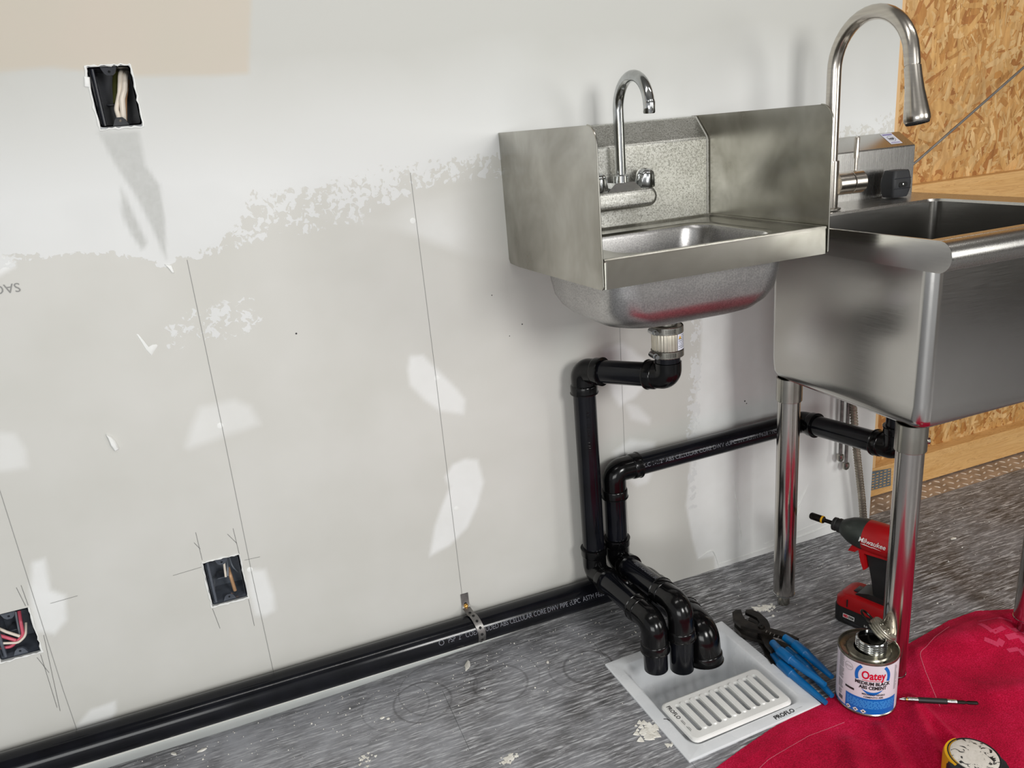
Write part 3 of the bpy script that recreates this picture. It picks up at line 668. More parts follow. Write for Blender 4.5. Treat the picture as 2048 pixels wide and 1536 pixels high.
# shielded coupling under the hand sink
T = thing('drain_coupling', 'banded steel coupling with two hose clamps under the small hand sink', 'coupling', (.925, -.225, .655))
CX, CY = .925, -.225
bm = BM(); lathe(bm, [(.018, .762), (.026, .758), (.026, .748), (.018, .744)], (CX, CY, 0), seg=36); lathe(bm, [(.020, .752), (.020, .73)], (CX, CY, 0), seg=36); put('drain_tail', bm, M['old_steel'], T)
bm = BM(); rings = []
for z in (.668, .672, .724, .728):
    rings.append([(CX+rr*math.cos(2*PI*k/120), CY+rr*math.sin(2*PI*k/120), z) for k in range(120) for rr in [(.0290 if z in (.672, .724) else .0275)+(.0007 if k % 4 < 2 else 0)]])
loft(bm, rings, True, True); put('corrugated_shield', bm, mottled('bright_shield', (206, 200, 186), (186, 180, 166), 40, (.3, .42), .85), T, 25)
for z in (.722, .676):
    bm = BM(); lathe(bm, [(.0302, z-.007), (.0312, z-.006), (.0312, z+.006), (.0302, z+.007)], (CX, CY, 0), seg=48); c_ = put('clamp_band', bm, M['old_steel'], T)
    bm = BM(); dr = Vector((-.98, -.12, 0)); p0 = Vector((CX, CY, z))+dr*.034
    tube(bm, [p0+Vector((-.1, -1, 0))*-.010, p0+Vector((-.1, -1, 0))*.010], .0055, 10); tube(bm, [p0+Vector((-.1, -1, 0))*.009, p0+Vector((-.1, -1, 0))*.019], .0044, 6)
    put('clamp_screw', bm, M['chrome'], T)
    bm = BM()
    for k in range(9):
        a_ = math.radians(-125+k*4.2); q = Vector((CX+.0314*math.cos(a_), CY+.0314*math.sin(a_), z)); tube(bm, [q+Vector((0, 0, -.004)), q+Vector((0, 0, .004))], .0004, 5)
    put('clamp_slot', bm, M['dark'], T, 0)
bm = BM(); n = 16; aa = [math.radians(-82+k*60/n) for k in range(n+1)]
for z0_, z1_ in ((.684, .715),):
    R = [[(CX+.0306*math.cos(a_), CY+.0306*math.sin(a_), z) for a_ in aa] for z in (z0_, z1_)]
    vv = [[bm.verts.new(p) for p in r_] for r_ in R]
    for k in range(n): bm.faces.new((vv[0][k], vv[0][k+1], vv[1][k+1], vv[1][k]))
st = put('warning_sticker', bm, M['paper'], T)
bm = BM(); rnd = random.Random(5)
for j in range(8):
    z = .7115-j*.0034; k0_ = 5 if j < 2 else 1
    for k in range(k0_, 14):
        if rnd.random() < .12: continue
        bm.faces.new([bm.verts.new((CX+.0309*math.cos(a_), CY+.0309*math.sin(a_), zz)) for a_, zz in ((aa[k], z), (aa[k+1], z), (aa[k+1], z+.0013), (aa[k], z+.0013))])
put('sticker_print', bm, M['wire_grey'], st, 0)
bm = BM(); bm.faces.new([bm.verts.new((CX+.0309*math.cos(a_), CY+.0309*math.sin(a_), zz)) for a_, zz in ((aa[1], .705), (aa[5], .705), (aa[3], .713))]); put('warning_triangle', bm, M['yellow'], st, 0)

# =================================================================== HAND SINK
hx0, hx1, hy = .705, 1.1346, -.405
T = thing('hand_sink', 'small wall-hung stainless hand sink with tall side splashes, stained and spotted', 'sink', (.92, -.2, .755))
cx, cyy = (hx0+hx1)/2, -.2025
# deck with the bowl opening, raised front edge, apron
bm = BM(); N = 6
op = rrect(.922, -.243, .148, .118, .045, N); ou = rrect(cx, -.233, (hx1-hx0)/2-.001, .172, .006, N)
lipi = rrect(.922, -.243, .155, .125, .05, N); lipo = rrect(cx, -.233, (hx1-hx0)/2-.012, .160, .02, N)
L = lambda pts, z: [(p[0], p[1], z) for p in pts]
loft(bm, [L(rrect(cx, -.233, (hx1-hx0)/2-.001, .172, .004, N), .8555), L(ou, .900), L(rrect(cx, -.233, (hx1-hx0)/2-.003, .170, .006, N), .9025), L(rrect(cx, -.233, (hx1-hx0)/2-.008, .165, .01, N), .9025), L(lipo, .8985), L(lipi, .8975), L(op, .893)])
put('deck', bm, M['old_steel'], T, 40)
# bowl
bm = BM(); rg = []
for (hx_, hy_, r_, z) in ((.148, .118, .045, .893), (.146, .116, .05, .885), (.143, .113, .055, .85), (.141, .111, .058, .80), (.136, .106, .06, .782), (.126, .096, .06, .768), (.11, .082, .055, .7595), (.09, .062, .045, .756), (.03, .03, .028, .754)):
    rg.append(L(rrect(.922, -.243, hx_, hy_, r_, N), z))
loft(bm, rg, False, True); bowl = put('bowl', bm, M['bowl_steel'], T, 60); md = bowl.modifiers.new('s', 'SOLIDIFY'); md.thickness = .0012
# outer pan of the bowl, wider than the opening
bm = BM(); rg = []
for (hx_, hy_, r_, z) in ((.176, .150, .045, .875), (.174, .148, .05, .83), (.171, .145, .058, .80), (.163, .137, .064, .781), (.149, .123, .066, .766), (.128, .104, .06, .7585), (.10, .08, .05, .7545), (.032, .03, .028, .7525)):
    rg.append(L(rrect(.915, -.222, hx_, hy_, r_, N), z))
loft(bm, rg, False, False); pan = put('bowl_pan', bm, M['bowl_steel'], T, 60)
# side splashes
def side_splash(x, d, zb_front, zb_back):
    bm = BM(); P2 = [(0, 1.0986)]
    for k in range(7):
        a_ = math.radians(90-k*15); P2.append((-(abs(hy)-.028+.028*math.cos(a_)), 1.0986-.028+.028*math.sin(a_)))
    P2 += [(hy, zb_front+.004), (hy+.004, zb_front), (-.05, zb_back), (-.006, zb_back+.002), (0, zb_back+.010)]
    prism(bm, P2, 0, d, lambda u, v_, q: (x+q, u, v_))
    o = put('side_splash', bm, M['old_steel'], T, 30)
    bm = BM(); tube(bm, [(x+d/2, hy, zb_front+.006), (x+d/2, hy, 1.0706)]+[(x+d/2, -(abs(hy)-.028+.028*math.cos(math.radians(k*15))), 1.0706+.028*math.sin(math.radians(k*15))) for k in range(1, 7)], .0014, 8); put('splash_hem', bm, M['old_steel'], o)
side_splash(hx0, -.0016, .8545, .8475)
side_splash(hx1, .0016, .8545, .8545)
# apron skirt below the left side and boxed back
bm = BM(); prof = [(-.0595, .9005), (-.0595, 1.05), (-.0565, 1.058), (-.022, 1.0945), (-.014, 1.0975), (-.004, 1.0975), (-.004, .88)]
prism(bm, prof, hx0+.0004, hx1-.0001, lambda u, v_, q: (q, u, v_)); put('back_splash', bm, M['spotted_steel'], T, 30)
bm = BM(); tube(bm, [(hx1-.003, -.0605, .903), (hx1-.003, -.0605, 1.05), (hx1-.003, -.057, 1.0585), (hx1-.003, -.020, 1.0965)], .0013, 8); put('corner_seam', bm, mat('pale_sealant', (186, 184, 178), .6), T)
bm = BM(); tube(bm, [(hx0+.003, hy+.003, .8995), (hx1-.004, hy+.003, .8995)], .0032, 10); put('front_lip', bm, M['old_steel'], T)
bm = BM(); prism(bm, [(.7075, .8475), (.7075, .875), (.745, .875), (.745, .8475)], -.03, -.37, lambda u, v_, q: (u, q, v_)); bm.free()

# hand sink faucet
T = thing('wall_faucet', 'short chrome gooseneck faucet with two fluted knobs on the hand sink', 'faucet', (.915, -.062, .94))
FX = .915
bm = BM(); N2 = 5
rg = [[(px, y, pz) for px, pz in rrect(FX, .956, hx_, hz_, r_, N2)] for y, hx_, hz_, r_ in ((-.0596, .072, .019, .017), (-.070, .0735, .020, .018), (-.095, .073, .0195, .018), (-.104, .069, .016, .015), (-.107, .062, .010, .010))]
loft(bm, rg, True, True); put('faucet_body', bm, M['spotted_steel'], T, 50)
bm = BM(); prism(bm, [(FX-.040, .970), (FX-.020, .988), (FX+.020, .988), (FX+.040, .970)], -.066, -.103, lambda u, v_, q: (u, q, v_)); put('saddle', bm, M['chrome'], T, 30)
bm = BM(); lathe(bm, [(.0145, .986), (.0145, 1.0), (.0125, 1.002), (.0095, 1.003)], (FX, -.088, 0), seg=24); put('spout_collar', bm, M['chrome'], T)
bm = BM(); arch = [(FX, -.088, 1.0), (FX, -.088, 1.12)]+[(FX, -.088-.056+.056*math.cos(math.radians(a_)), 1.12+.056*math.sin(math.radians(a_))) for a_ in range(10, 176, 11)]+[(FX, -.2005, 1.128), (FX, -.201, 1.122)]
tube(bm, arch, .0102, 22); put('spout', bm, M['chrome'], T, 60)
bm = BM(); lathe(bm, [(.0095, 0), (.0105, -.002), (.0105, -.019), (.0095, -.021), (.007, -.020), (0, -.018)], (FX, -.2012, 1.130), (0, -.06, 1), 24); put('aerator', bm, M['chrome'], T)
for dx in (-.050, .052):
    tl_ = Vector((dx*.9, -.16, 1)).normalized(); bm = BM()
    lathe(bm, [(.008, -.004), (.012, 0), (.0185, .002), (.0195, .006), (.0165, .026), (.0145, .031), (.010, .034), (.004, .030), (0, .029)], (FX+dx, -.086, .974), tl_, 40, 8, .07); put('knob', bm, M['chrome'], T, 40)

# =================================================================== UTILITY SINK
T = thing('utility_sink', 'deep free-standing stainless utility sink on tubular legs beside the strand board', 'sink', (1.43, -.33, 0))
ux0, ux1, ubk, uf = 1.192, 1.700, -.050, -.600
ZR = .884; bx0, bx1, by0, by1 = 1.208, 1.648, -.558, -.165
# rim top with bowl opening
bm = BM(); bc = ((bx0+bx1)/2, (by0+by1)/2); bh = ((bx1-bx0)/2, (by1-by0)/2)
oc = ((ux0+ux1)/2, (-.578+ubk)/2); oh = ((ux1-ux0)/2, (.578+ubk)/2)
loft(bm, [L(rrect(*oc, *oh, .002, N), ZR-.042), L(rrect(*oc, *oh, .002, N), ZR), L(rrect(*oc, oh[0]-.001, oh[1]-.001, .002, N), ZR+.002), L(rrect(*oc, oh[0]-.004, oh[1]-.002, .003, N), ZR+.002),
          L(rrect(bc[0], bc[1], bh[0]+.004, bh[1]+.004, .026, N), ZR-.002), L(rrect(*bc, *bh, .022, N), ZR-.007)])
put('rim', bm, M['steel'], T, 30)
# bowl inside and out
bm = BM(); rg = [L(rrect(*bc, bh[0]-k1, bh[1]-k1, .022, N), z) for k1, z in ((0, ZR-.007), (.0005, .60), (.002, .575), (.006, .564), (.012, .558), (.022, .555), (.16, .553))]
loft(bm, rg, False, True); put('basin', bm, M['steel_h'], T, 40).modifiers.new('s', 'SOLIDIFY').thickness = .0015
# rolled front with flat end caps
bm = BM(); hr_ = .0245; zc = ZR+.0015-hr_; prof = [(-.560, ZR+.002)]+[(-.578-hr_*math.sin(math.radians(a_)), zc+hr_*math.cos(math.radians(a_))) for a_ in range(0, 181, 12)]+[(-.560, zc-hr_)]
rings = [[(x, u, v_) for u, v_ in prof] for x in (ux0, 1.35, 1.55, ux1)]
R_ = [[bm.verts.new(p) for p in ring] for ring in rings]
for a_, b_ in zip(R_, R_[1:]):
    for k in range(len(prof)-1): bm.faces.new((a_[k], a_[k+1], b_[k+1], b_[k]))
put('rolled_front', bm, M['steel'], T, 40)
for x in (ux0-.0008, ux1+.0008):
    bm = BM(); cap = [(-.049, ZR+.001)]+[(-.578-(hr_+.0006)*math.sin(math.radians(a_)), zc+(hr_+.0006)*math.cos(math.radians(a_))) for a_ in range(0, 181, 12)]+[(-.049, zc-hr_+.004)]
    prism(bm, cap, -.0008, .0008, lambda u, v_, q: (x+q, u, v_)); put('rim_end', bm, M['steel_h'], T, 30)
# backsplash with sloped top
bm = BM(); prism(bm, [(-.052, ZR-.0), (-.052, .990), (-.050, .993), (-.004, 1.0225), (-.001, 1.0225), (-.001, ZR-.04), (-.052, ZR-.04)], ux0, ux1+.001, lambda u, v_, q: (q, u, v_)); put('back_splash', bm, M['steel'], T, 20)
sl = Vector((0, -.046, -.0295)).normalized(); nn_ = Vector((0, -.0295, .046)).normalized(); so = Vector((1.640, -.0065, 1.0209))+nn_*.0004
sf = lambda u, v_: tuple(so+Vector((u, 0, 0))+sl*v_+nn_*0)
bm = BM(); bm.faces.new([bm.verts.new(sf(u, v_)) for u, v_ in ((0, 0), (.034, 0), (.034, .042), (0, .042))]); stk = put('nsf_sticker', bm, M['paper'], T, 0, label='white and lilac certification sticker')
sf2 = lambda u, v_: tuple(so+Vector((u, 0, 0))-sl*v_+nn_*.0003)
bm = BM(); text(bm, 'NSF', .0105, lambda u, v_: sf2(.0095+u, v_-.0255), .0004, width=.015)
for k in range(24):
    a0, a1 = 2*PI*k/24, 2*PI*(k+1)/24
    bm.faces.new([bm.verts.new(sf2(.017+rr*math.cos(aa), -.0215+rr*math.sin(aa))) for rr, aa in ((.0105, a0), (.0105, a1), (.0098, a1), (.0098, a0))])
put('sticker_print', bm, M['ink'], stk, 0)
bm = BM()
for (u0_, u1_, v0_, v1_) in ((.003, .031, -.008, -.003), (.004, .030, -.0385, -.036)): bm.faces.new([bm.verts.new(sf2(u, v_)) for u, v_ in ((u0_, v0_), (u1_, v0_), (u1_, v1_), (u0_, v1_))])
put('sticker_print', bm, mat('lilac_print', (128, 118, 168), .5), stk, 0, kind='stuff')
# drain underneath
bm = BM(); lathe(bm, [(.055, .5535), (.05, .548), (.028, .545), (.028, .532), (.026, .53)], (1.44, -.30, 0), seg=32); put('drain_flange', bm, M['old_steel'], T)
# legs
for (lx, ly, zb_) in ((1.240, -.196, 0.), (1.240, -.512, .0045), (1.608, -.196, 0.), (1.606, -.512, .0045)):
    bm = BM(); lathe(bm, [(.0236, zb_+.030), (.0236, .52)], (lx, ly, 0), seg=36); lg = put('leg', bm, M['leg_steel'], T)
    bm = BM(); lathe(bm, [(.0262, .505), (.0268, .506), (.0268, .556), (.024, .5565)], (lx, ly, 0), seg=36); put('leg_socket', bm, M['old_steel'], lg)
    bm = BM(); lathe(bm, [(.0236, zb_+.028), (.0245, zb_+.0285), (.0245, zb_+.0315), (.0236, zb_+.032)], (lx, ly, 0), seg=36); put('leg_ring', bm, M['chrome'], lg)
    bm = BM(); lathe(bm, [(.0, zb_+.0002), (.0125, zb_+.0002), (.0135, zb_+.002), (.0135, zb_+.030), (.0, zb_+.030)], (lx, ly, 0), seg=24); put('leg_foot', bm, M['old_steel'], lg)
bm = BM(); lathe(bm, [(.006, -.004), (.006, .003), (.004, .004), (0, .004)], (1.262, -.528, .522), (.8, -.6, 0), 14); put('set_screw', bm, M['old_steel'], T)

# utility sink faucet
T = thing('pull_down_faucet', 'tall brushed-nickel gooseneck faucet with pull-down spray head on the utility sink', 'faucet', (1.398, -.13, ZR))
GX_, GY_ = 1.386, -.130
bm = BM(); lathe(bm, [(.0, ZR+.0005), (.024, ZR+.0005), (.024, ZR+.004), (.0175, ZR+.006), (.0175, .983), (.0165, .985), (.0, .985)], (GX_, GY_, 0), seg=32); put('faucet_body', bm, M['nickel'], T)
bm = BM(); arch = [(GX_, GY_, .98), (GX_, GY_, 1.1), (GX_, GY_, 1.159)]+[(GX_, GY_-.095+.095*math.cos(math.radians(a_)), 1.159+.095*math.sin(math.radians(a_))) for a_ in range(8, 171, 9)]+[(GX_, GY_-.1915, 1.158), (GX_, GY_-.1925, 1.152)]
tube(bm, arch, .0137, 28); put('gooseneck', bm, M['nickel'], T, 60)
ae = Vector(arch[-1]); ad = (Vector(arch[-1])-Vector(arch[-2])).normalized(); ad = Vector((0, -.20, -1)).normalized()
bm = BM(); lathe(bm, [(.0, .0), (.0128, .0), (.0128, .002), (.0144, .0025), (.0148, .02), (.0165, .045), (.0205, .075), (.0225, .090), (.0225, .097), (.0205, .101), (.0, .101)], ae, ad, 32); sh = put('spray_head', bm, M['nickel'], T)
bm = BM(); lathe(bm, [(.0205, .1005), (.0195, .1035), (.0185, .1025), (.0, .1025)], ae, ad, 32); put('spray_face', bm, M['rubber'], sh)
bm = BM()
for rr, nn2 in ((.006, 6), (.012, 12), (.0165, 16)):
    for k in range(nn2):
        a_ = 2*PI*k/nn2; q = Vector((0, 0, 1)).rotation_difference(ad); p = ae+q @ Vector((rr*math.cos(a_), rr*math.sin(a_), .1025)); lathe(bm, [(.0011, 0), (.0008, .0015), (0, .0015)], p, ad, 6)
put('spray_nozzle', bm, M['dark'], sh, 0, kind='stuff')
bm = BM(); q = ae+ad*.035; bnd = Vector((0, 1, .2)).normalized(); lathe(bm, [(.0055, .0125), (.0055, .0175), (.004, .019), (0, .019)], q, (bnd-ad*bnd.dot(ad)), 14); put('spray_button', bm, M['black_plastic'], sh)
bm = BM(); lathe(bm, [(.0, .012), (.0235, .012), (.0235, .048), (.0225, .049)], (GX_, GY_, .936), (1, -.03, 0), 32); put('valve_housing', bm, M['nickel'], T)
bm = BM(); lathe(bm, [(.0215, .048), (.0215, .051)], (GX_, GY_, .936), (1, -.03, 0), 32); put('valve_gap', bm, M['dark'], T)
bm = BM(); lathe(bm, [(.0225, .0505), (.0240, .0515), (.0240, .078), (.0215, .081), (.0, .081)], (GX_, GY_, .936), (1, -.03, 0), 32); hn = put('handle_cap', bm, M['nickel'], T)
bm = BM(); lathe(bm, [(.0034, .018), (.0034, .048), (.0052, .0485), (.0055, .090), (.0045, .092), (.0, .092)], (GX_+.066, GY_-.002, .936), (0, 0, 1), 18); put('lever', bm, M['nickel'], hn)

# black rubber block on the ledge
T = thing('rubber_block', 'black barrel-shaped rubber block with a slotted face on the utility sink ledge', 'block', (1.607, -.0925, ZR))
bm = BM(); rg = []
for z, s_ in ((ZR+.0028, .80), (ZR+.007, .87), (ZR+.020, .97), (ZR+.032, 1.), (ZR+.044, .97), (ZR+.057, .87), (ZR+.061, .80)):
    rg.append(L(rrect(1.607, -.0925, .0275*s_, .021*s_, .008, 4), z))
loft(bm, rg, True, True); put('block_body', bm, M['rubber'], T, 25)
bm = BM()
for z in (ZR+.022, ZR+.044): tube(bm, [(1.584, -.1132, z), (1.630, -.1132, z)], .0007, 6)
put('block_groove', bm, M['box_plastic'], T)
bm = BM(); loft(bm, [[(px, -.1130, pz) for px, pz in rrect(1.607, ZR+.030, .013, .006, .0055, 4)], [(px, -.1145, pz) for px, pz in rrect(1.607, ZR+.030, .012, .005, .0045, 4)]], True, True); put('slot', bm, M['dark'], T)
bm = BM(); lathe(bm, [(.003, 0), (.0028, .0015), (0, .0025)], (1.606, -.1145, ZR+.031), (0, -1, 0), 12); put('slot_stud', bm, M['chrome'], T)

# supply hose and capped stubs
T = thing('flexible_hose', 'ribbed grey metal flexible hose hanging down the wall behind the drill', 'hose', (1.64, -.03, .04))
P3 = fillet([(1.560, -.03, .56), (1.583, -.03, .36), (1.598, -.032, .25), (1.625, -.034, .10), (1.640, -.034, .004)], .3, 6)
PP = []
for a_, b_ in zip(P3, P3[1:]):
    n = max(1, int((b_-a_).length/.0020)); PP += [a_.lerp(b_, k/n) for k in range(n)]
bm = BM(); tube(bm, PP, [.0095 if (i//2) % 2 else .0072 for i in range(len(PP))], 14); put('hose_body', bm, M['hose'], T, 0)
for nm, x, zb_, lb in (('a', 1.556, .225, 'capped thin steel supply stub, the shorter one nearer the sink leg'), ('b', 1.576, .197, 'capped thin steel supply stub, the longer one beside the ribbed hose')):
    T = thing('supply_stub', lb, 'pipe', (x, -.022, zb_))
    bm = BM(); tube(bm, [(x-.004, -.022, .50), (x, -.022, zb_)], .0045, 12); put('stub_tube', bm, M['strap'], T)
    bm = BM(); lathe(bm, [(.005, .016), (.0085, .014), (.0092, .006), (.008, 0), (.005, -.004), (0, -.004)], (x, -.022, zb_), (0, 0, 1), 12); put('stub_cap', bm, M['old_steel'], T)

# =================================================================== FLOOR SINK AND GRATE
T = thing('floor_sink', 'square white floor sink set in the grey floor under the pipe ends', 'floor sink', (.925, -.349, 0))
rot = Matrix.Translation((.9249, -.3488, 0)) @ Matrix.Rotation(.0327, 4, 'Z')
tr = lambda x, y, z: tuple(rot @ Vector((x, y, z)))
bm = BM(); H = .1524; rg = []
for hx_, hy_, ox, oy, r_, z in ((H, H, 0, 0, .002, .0003), (H, H, 0, 0, .002, .0035), (H-.002, H-.002, 0, 0, .003, .0055), (H-.022, H-.022, 0, 0, .02, .006), (.127, .127, 0, 0, .026, .0035), (.121, .121, 0, 0, .03, -.004), (.114, .114, 0, 0, .034, -.03), (.104, .104, 0, 0, .036, -.09), (.09, .09, 0, 0, .036, -.118), (.04, .04, 0, 0, .03, -.125)):
    rg.append([tr(x, y, z) for x, y in rrect(ox, oy, hx_, hy_, r_, N)])
loft(bm, rg, False, True); put('flange_and_bowl', bm, M['white_enamel'], T, 40)
bm = BM(); tx = lambda u, v_: tr(.048+u, -.1465+v_, .0064); text(bm, 'PROFLO', .013, tx, .0003, width=.046); text(bm, '__ ____', .007, lambda u, v_: tr(.098+u, -.142+v_, .0064), width=.016); put('flange_lettering', bm, M['ink'], T, 0)
bm = BM(); tube(bm, [tr(-.135, -.045, .006), tr(-.130, -.048, .0062), tr(-.127, -.054, .006)], .0009, 5); put('scuff', bm, M['ink'], T)
T = thing('sink_grate', 'white slotted half grate covering the near half of the floor sink', 'grate', (.918, -.421, .007))
bm = BM(); c4 = [(.801, -.366), (1.034, -.361), (1.035, -.474), (.808, -.479)]
def bil(u, v_):   # u 0..1 left-right, v 0..1 back-front
    a_ = (1-u)*c4[0][0]+u*c4[1][0], (1-u)*c4[0][1]+u*c4[1][1]; b_ = (1-u)*c4[3][0]+u*c4[2][0], (1-u)*c4[3][1]+u*c4[2][1]
    return ((1-v_)*a_[0]+v_*b_[0], (1-v_)*a_[1]+v_*b_[1])
def loopy(hx_, hy_, r_, cx_=.5, cy_=.5):
    return [bil(cx_+p[0]/.233, cy_-p[1]/.113) for p in rrect(0, 0, hx_, hy_, r_, 4)]
outer = loopy(.112, .052, .010); holes = []
for k in range(9): holes.append(loopy(.0050, .0385, .0048, .118+k*.0985, .49))
plate(bm, outer, holes, .0062, .0125, lambda u, v_, d: (u, v_, d))
R_ = [[(*p, .0062) for p in loopy(.1165, .0565, .012)], [(*p, .0075) for p in loopy(.1165, .0565, .012)], [(*p, .0110) for p in loopy(.1150, .055, .011)], [(*p, .0125) for p in outer]]
loft(bm, R_); gp = put('grate_plate', bm, M['grate'], T, 30)
for k in range(8):
    bm = BM(); L2 = loopy(.0052, .040, .005, .118+(k+.5)*.0985, .49); L3 = loopy(.0036, .038, .0034, .118+(k+.5)*.0985, .49); loft(bm, [[(*p, .0124) for p in L2], [(*p, .0148) for p in L3]], False, True); put('grate_bar', bm, M['grate'], T, 40)
bm = BM(); gt = lambda u, v_: (*bil(.036-v_/.233*1., .10+u/.113), .0128)
text(bm, 'PROFLO', .0115, lambda u, v_: (*bil(.030+v_/.233, .12+u/.113), .0128), .0002, width=.038)
bm2 = BM(); bm.free(); bm = bm2
text(bm, 'PROFLO', .0115, lambda u, v_: (*bil(.030+v_/.233, .12+u/.113), .0128), .0002, width=.038)
for (u0_, u1_, v0_, v1_) in ((.50, .62, .040, .044), (.50, .60, .052, .055), (.66, .78, .040, .044), (.68, .76, .052, .055)): bm.faces.new([bm.verts.new((*bil(v_, u), .0128)) for u, v_ in ((u0_, v0_), (u1_, v0_), (u1_, v1_), (u0_, v1_))])
put('grate_lettering', bm, M['ink'], T, 0)

# =================================================================== RED TOWEL
edge_pts = [(.55, -.66), (.70, -.588), (.805, -.538), (.88, -.520), (.962, -.503), (1.03, -.496), (1.082, -.490), (1.13, -.484), (1.18, -.472), (1.225, -.462), (1.275, -.462), (1.354, -.437), (1.419, -.429), (1.50, -.416), (1.583, -.418), (1.68, -.462), (1.80, -.50)]
ex = np.array([p[0] for p in edge_pts]); ey = np.array([p[1] for p in edge_pts])
NS, NTt = 300, 150
rnd = random.Random(9)
def ridge(x, y, ax, ay, bx, by, wd, h_):
    dx, dy = bx-ax, by-ay; t_ = max(0, min(1, ((x-ax)*dx+(y-ay)*dy)/(dx*dx+dy*dy))); d = math.hypot(x-ax-t_*dx, y-ay-t_*dy); return h_*math.exp(-(d/wd)**2)*(.5+.5*math.sin(PI*min(1, .15+t_*.85)))
def towel_h(x, y):
    h_ = .0042+.0035*(mnoise.noise(Vector((x*9, y*11, 2)))+.2)*1.0+.0008*mnoise.noise(Vector((x*60, y*60, 5)))
    h_ += ridge(x, y, 1.225, -.575, 1.10, -.78, .015, .020)+ridge(x, y, 1.24, -.56, 1.19, -.80, .010, .012)+ridge(x, y, 1.05, -.60, .93, -.80, .018, .015)+ridge(x, y, 1.13, -.59, 1.03, -.80, .012, .012)
    h_ += ridge(x, y, 1.36, -.46, 1.28, -.56, .014, .008)+ridge(x, y, 1.42, -.48, 1.75, -.52, .045, .020)+ridge(x, y, 1.38, -.62, 1.62, -.70, .03, .010)
    for (px_, py_, r_) in ((1.165, -.521, .068), (1.25, -.512, .036), (1.606, -.512, .036)):
        d = math.hypot(x-px_, y-py_); h_ = h_*min(1, max(.0, (d-r_*.55)/(r_*.75)))+.0035*(1-min(1, max(.0, (d-r_*.55)/(r_*.75))))
    return max(.0016, h_)
V = []; 
for i in range(NS+1):
    x0_ = .55+(1.80-.55)*i/NS; e_ = float(np.interp(x0_, ex, ey))+.0012*mnoise.noise(Vector((x0_*160, 0, 0)))
    for j in range(NTt+1):
        f_ = j/NTt; y = e_+(-1.05-e_)*f_; V.append((x0_, y, towel_h(x0_, y)*(min(1, .35+f_*14))))
n_ = len(V); V += [(x, y, max(.0004, z-.0028)) for x, y, z in V]; Fc = []; W1 = NTt+1
for i in range(NS):
    for j in range(NTt):
        a_ = i*W1+j; Fc.append((a_, a_+1, a_+1+W1, a_+W1)); Fc.append((a_+n_, a_+W1+n_, a_+1+W1+n_, a_+1+n_))
for i in range(NS): a_ = i*W1; Fc.append((a_, a_+W1, a_+W1+n_, a_+n_)); a_ += NTt; Fc.append((a_, a_+n_, a_+W1+n_, a_+W1))
for j in range(NTt): a_ = j; Fc.append((a_, a_+n_, a_+1+n_, a_+1)); a_ = NS*W1+j; Fc.append((a_, a_+1, a_+1+n_, a_+n_))
me = bpy.data.meshes.new('towel'); me.from_pydata(V, [], Fc); me.update()
mt = mat('crimson_terry_cloth', (170, 8, 40), .95, 0., .15); t = NT(mt); v = t.coords(); f1 = t.noise(420, 2, v, .6); f2 = t.noise(9, 4, v, .6)
cc = t.math('ADD', t.math('MULTIPLY', f1, .55), t.math('MULTIPLY', f2, .45))
t.link(t.ramp(cc, [(.36, (140, 0, 34)), (.52, (182, 6, 52)), (.68, (208, 34, 82))]), t.b.inputs['Base Color']); t.bump(f1, .9, .0014)
t.b.inputs['Sheen Weight'].default_value = .25; t.b.inputs['Sheen Tint'].default_value = (*lin((220, 90, 120)), 1)
tw = tag(put('towel', me, mt), 'crimson towel spread over the floor under the cement can and sink leg', 'towel')
bm = BM()
def stitch(bm, pts, wd, dash):
    P_ = fillet([(p[0], p[1], 0) for p in pts], .05, 6); acc = 0
    for a_, b_ in zip(P_, P_[1:]):
        n = max(1, int((b_-a_).length/dash))
        for k in range(n):
            p = a_.lerp(b_, k/n); q = a_.lerp(b_, (k+.8)/n); nn2 = (q-p).cross(Vector((0, 0, 1))).normalized()*wd/2
            bm.faces.new([bm.verts.new((r_.x, r_.y, towel_h(r_.x, r_.y)+.0006)) for r_ in (p+nn2, p-nn2, q-nn2, q+nn2)])
stitch(bm, [(.80, -.60), (.90, -.566), (1.0, -.552), (1.085, -.553)], .0011, .0035)
stitch(bm, [(1.475, -.440), (1.40, -.462), (1.35, -.476), (1.318, -.52), (1.29, -.565), (1.268, -.60)], .0013, .0035)
put('stitching', bm, mat('pale_pink_thread', (214, 110, 130), .8), tw, 0, kind='stuff')
mpr = mat('faded_towel_print', (196, 60, 92), .95, 0., .1)
bm = BM()
def print_bar(bm, pts, wd):
    for a_, b_ in zip(pts, pts[1:]):
        a_ = Vector((*a_, 0)); b_ = Vector((*b_, 0)); nn2 = (b_-a_).cross(Vector((0, 0, 1))).normalized()*wd/2; n = 5
        for k in range(n):
            p = a_.lerp(b_, k/n); q = a_.lerp(b_, (k+.97)/n)
            bm.faces.new([bm.verts.new((r_.x, r_.y, towel_h(r_.x, r_.y)+.0005)) for r_ in (p+nn2, p-nn2, q-nn2, q+nn2)])
print_bar(bm, [(1.525, -.470), (1.520, -.505), (1.60, -.505), (1.592, -.555)], .011); print_bar(bm, [(1.535, -.460), (1.585, -.473), (1.605, -.485)], .005)
print_bar(bm, [(1.490, -.510), (1.505, -.532), (1.522, -.525)], .012); print_bar(bm, [(1.535, -.525), (1.565, -.530), (1.560, -.548)], .012); print_bar(bm, [(1.510, -.548), (1.535, -.553), (1.530, -.57)], .009); print_bar(bm, [(1.552, -.58), (1.575, -.57)], .012)
put('faded_print', bm, mpr, tw, 0)

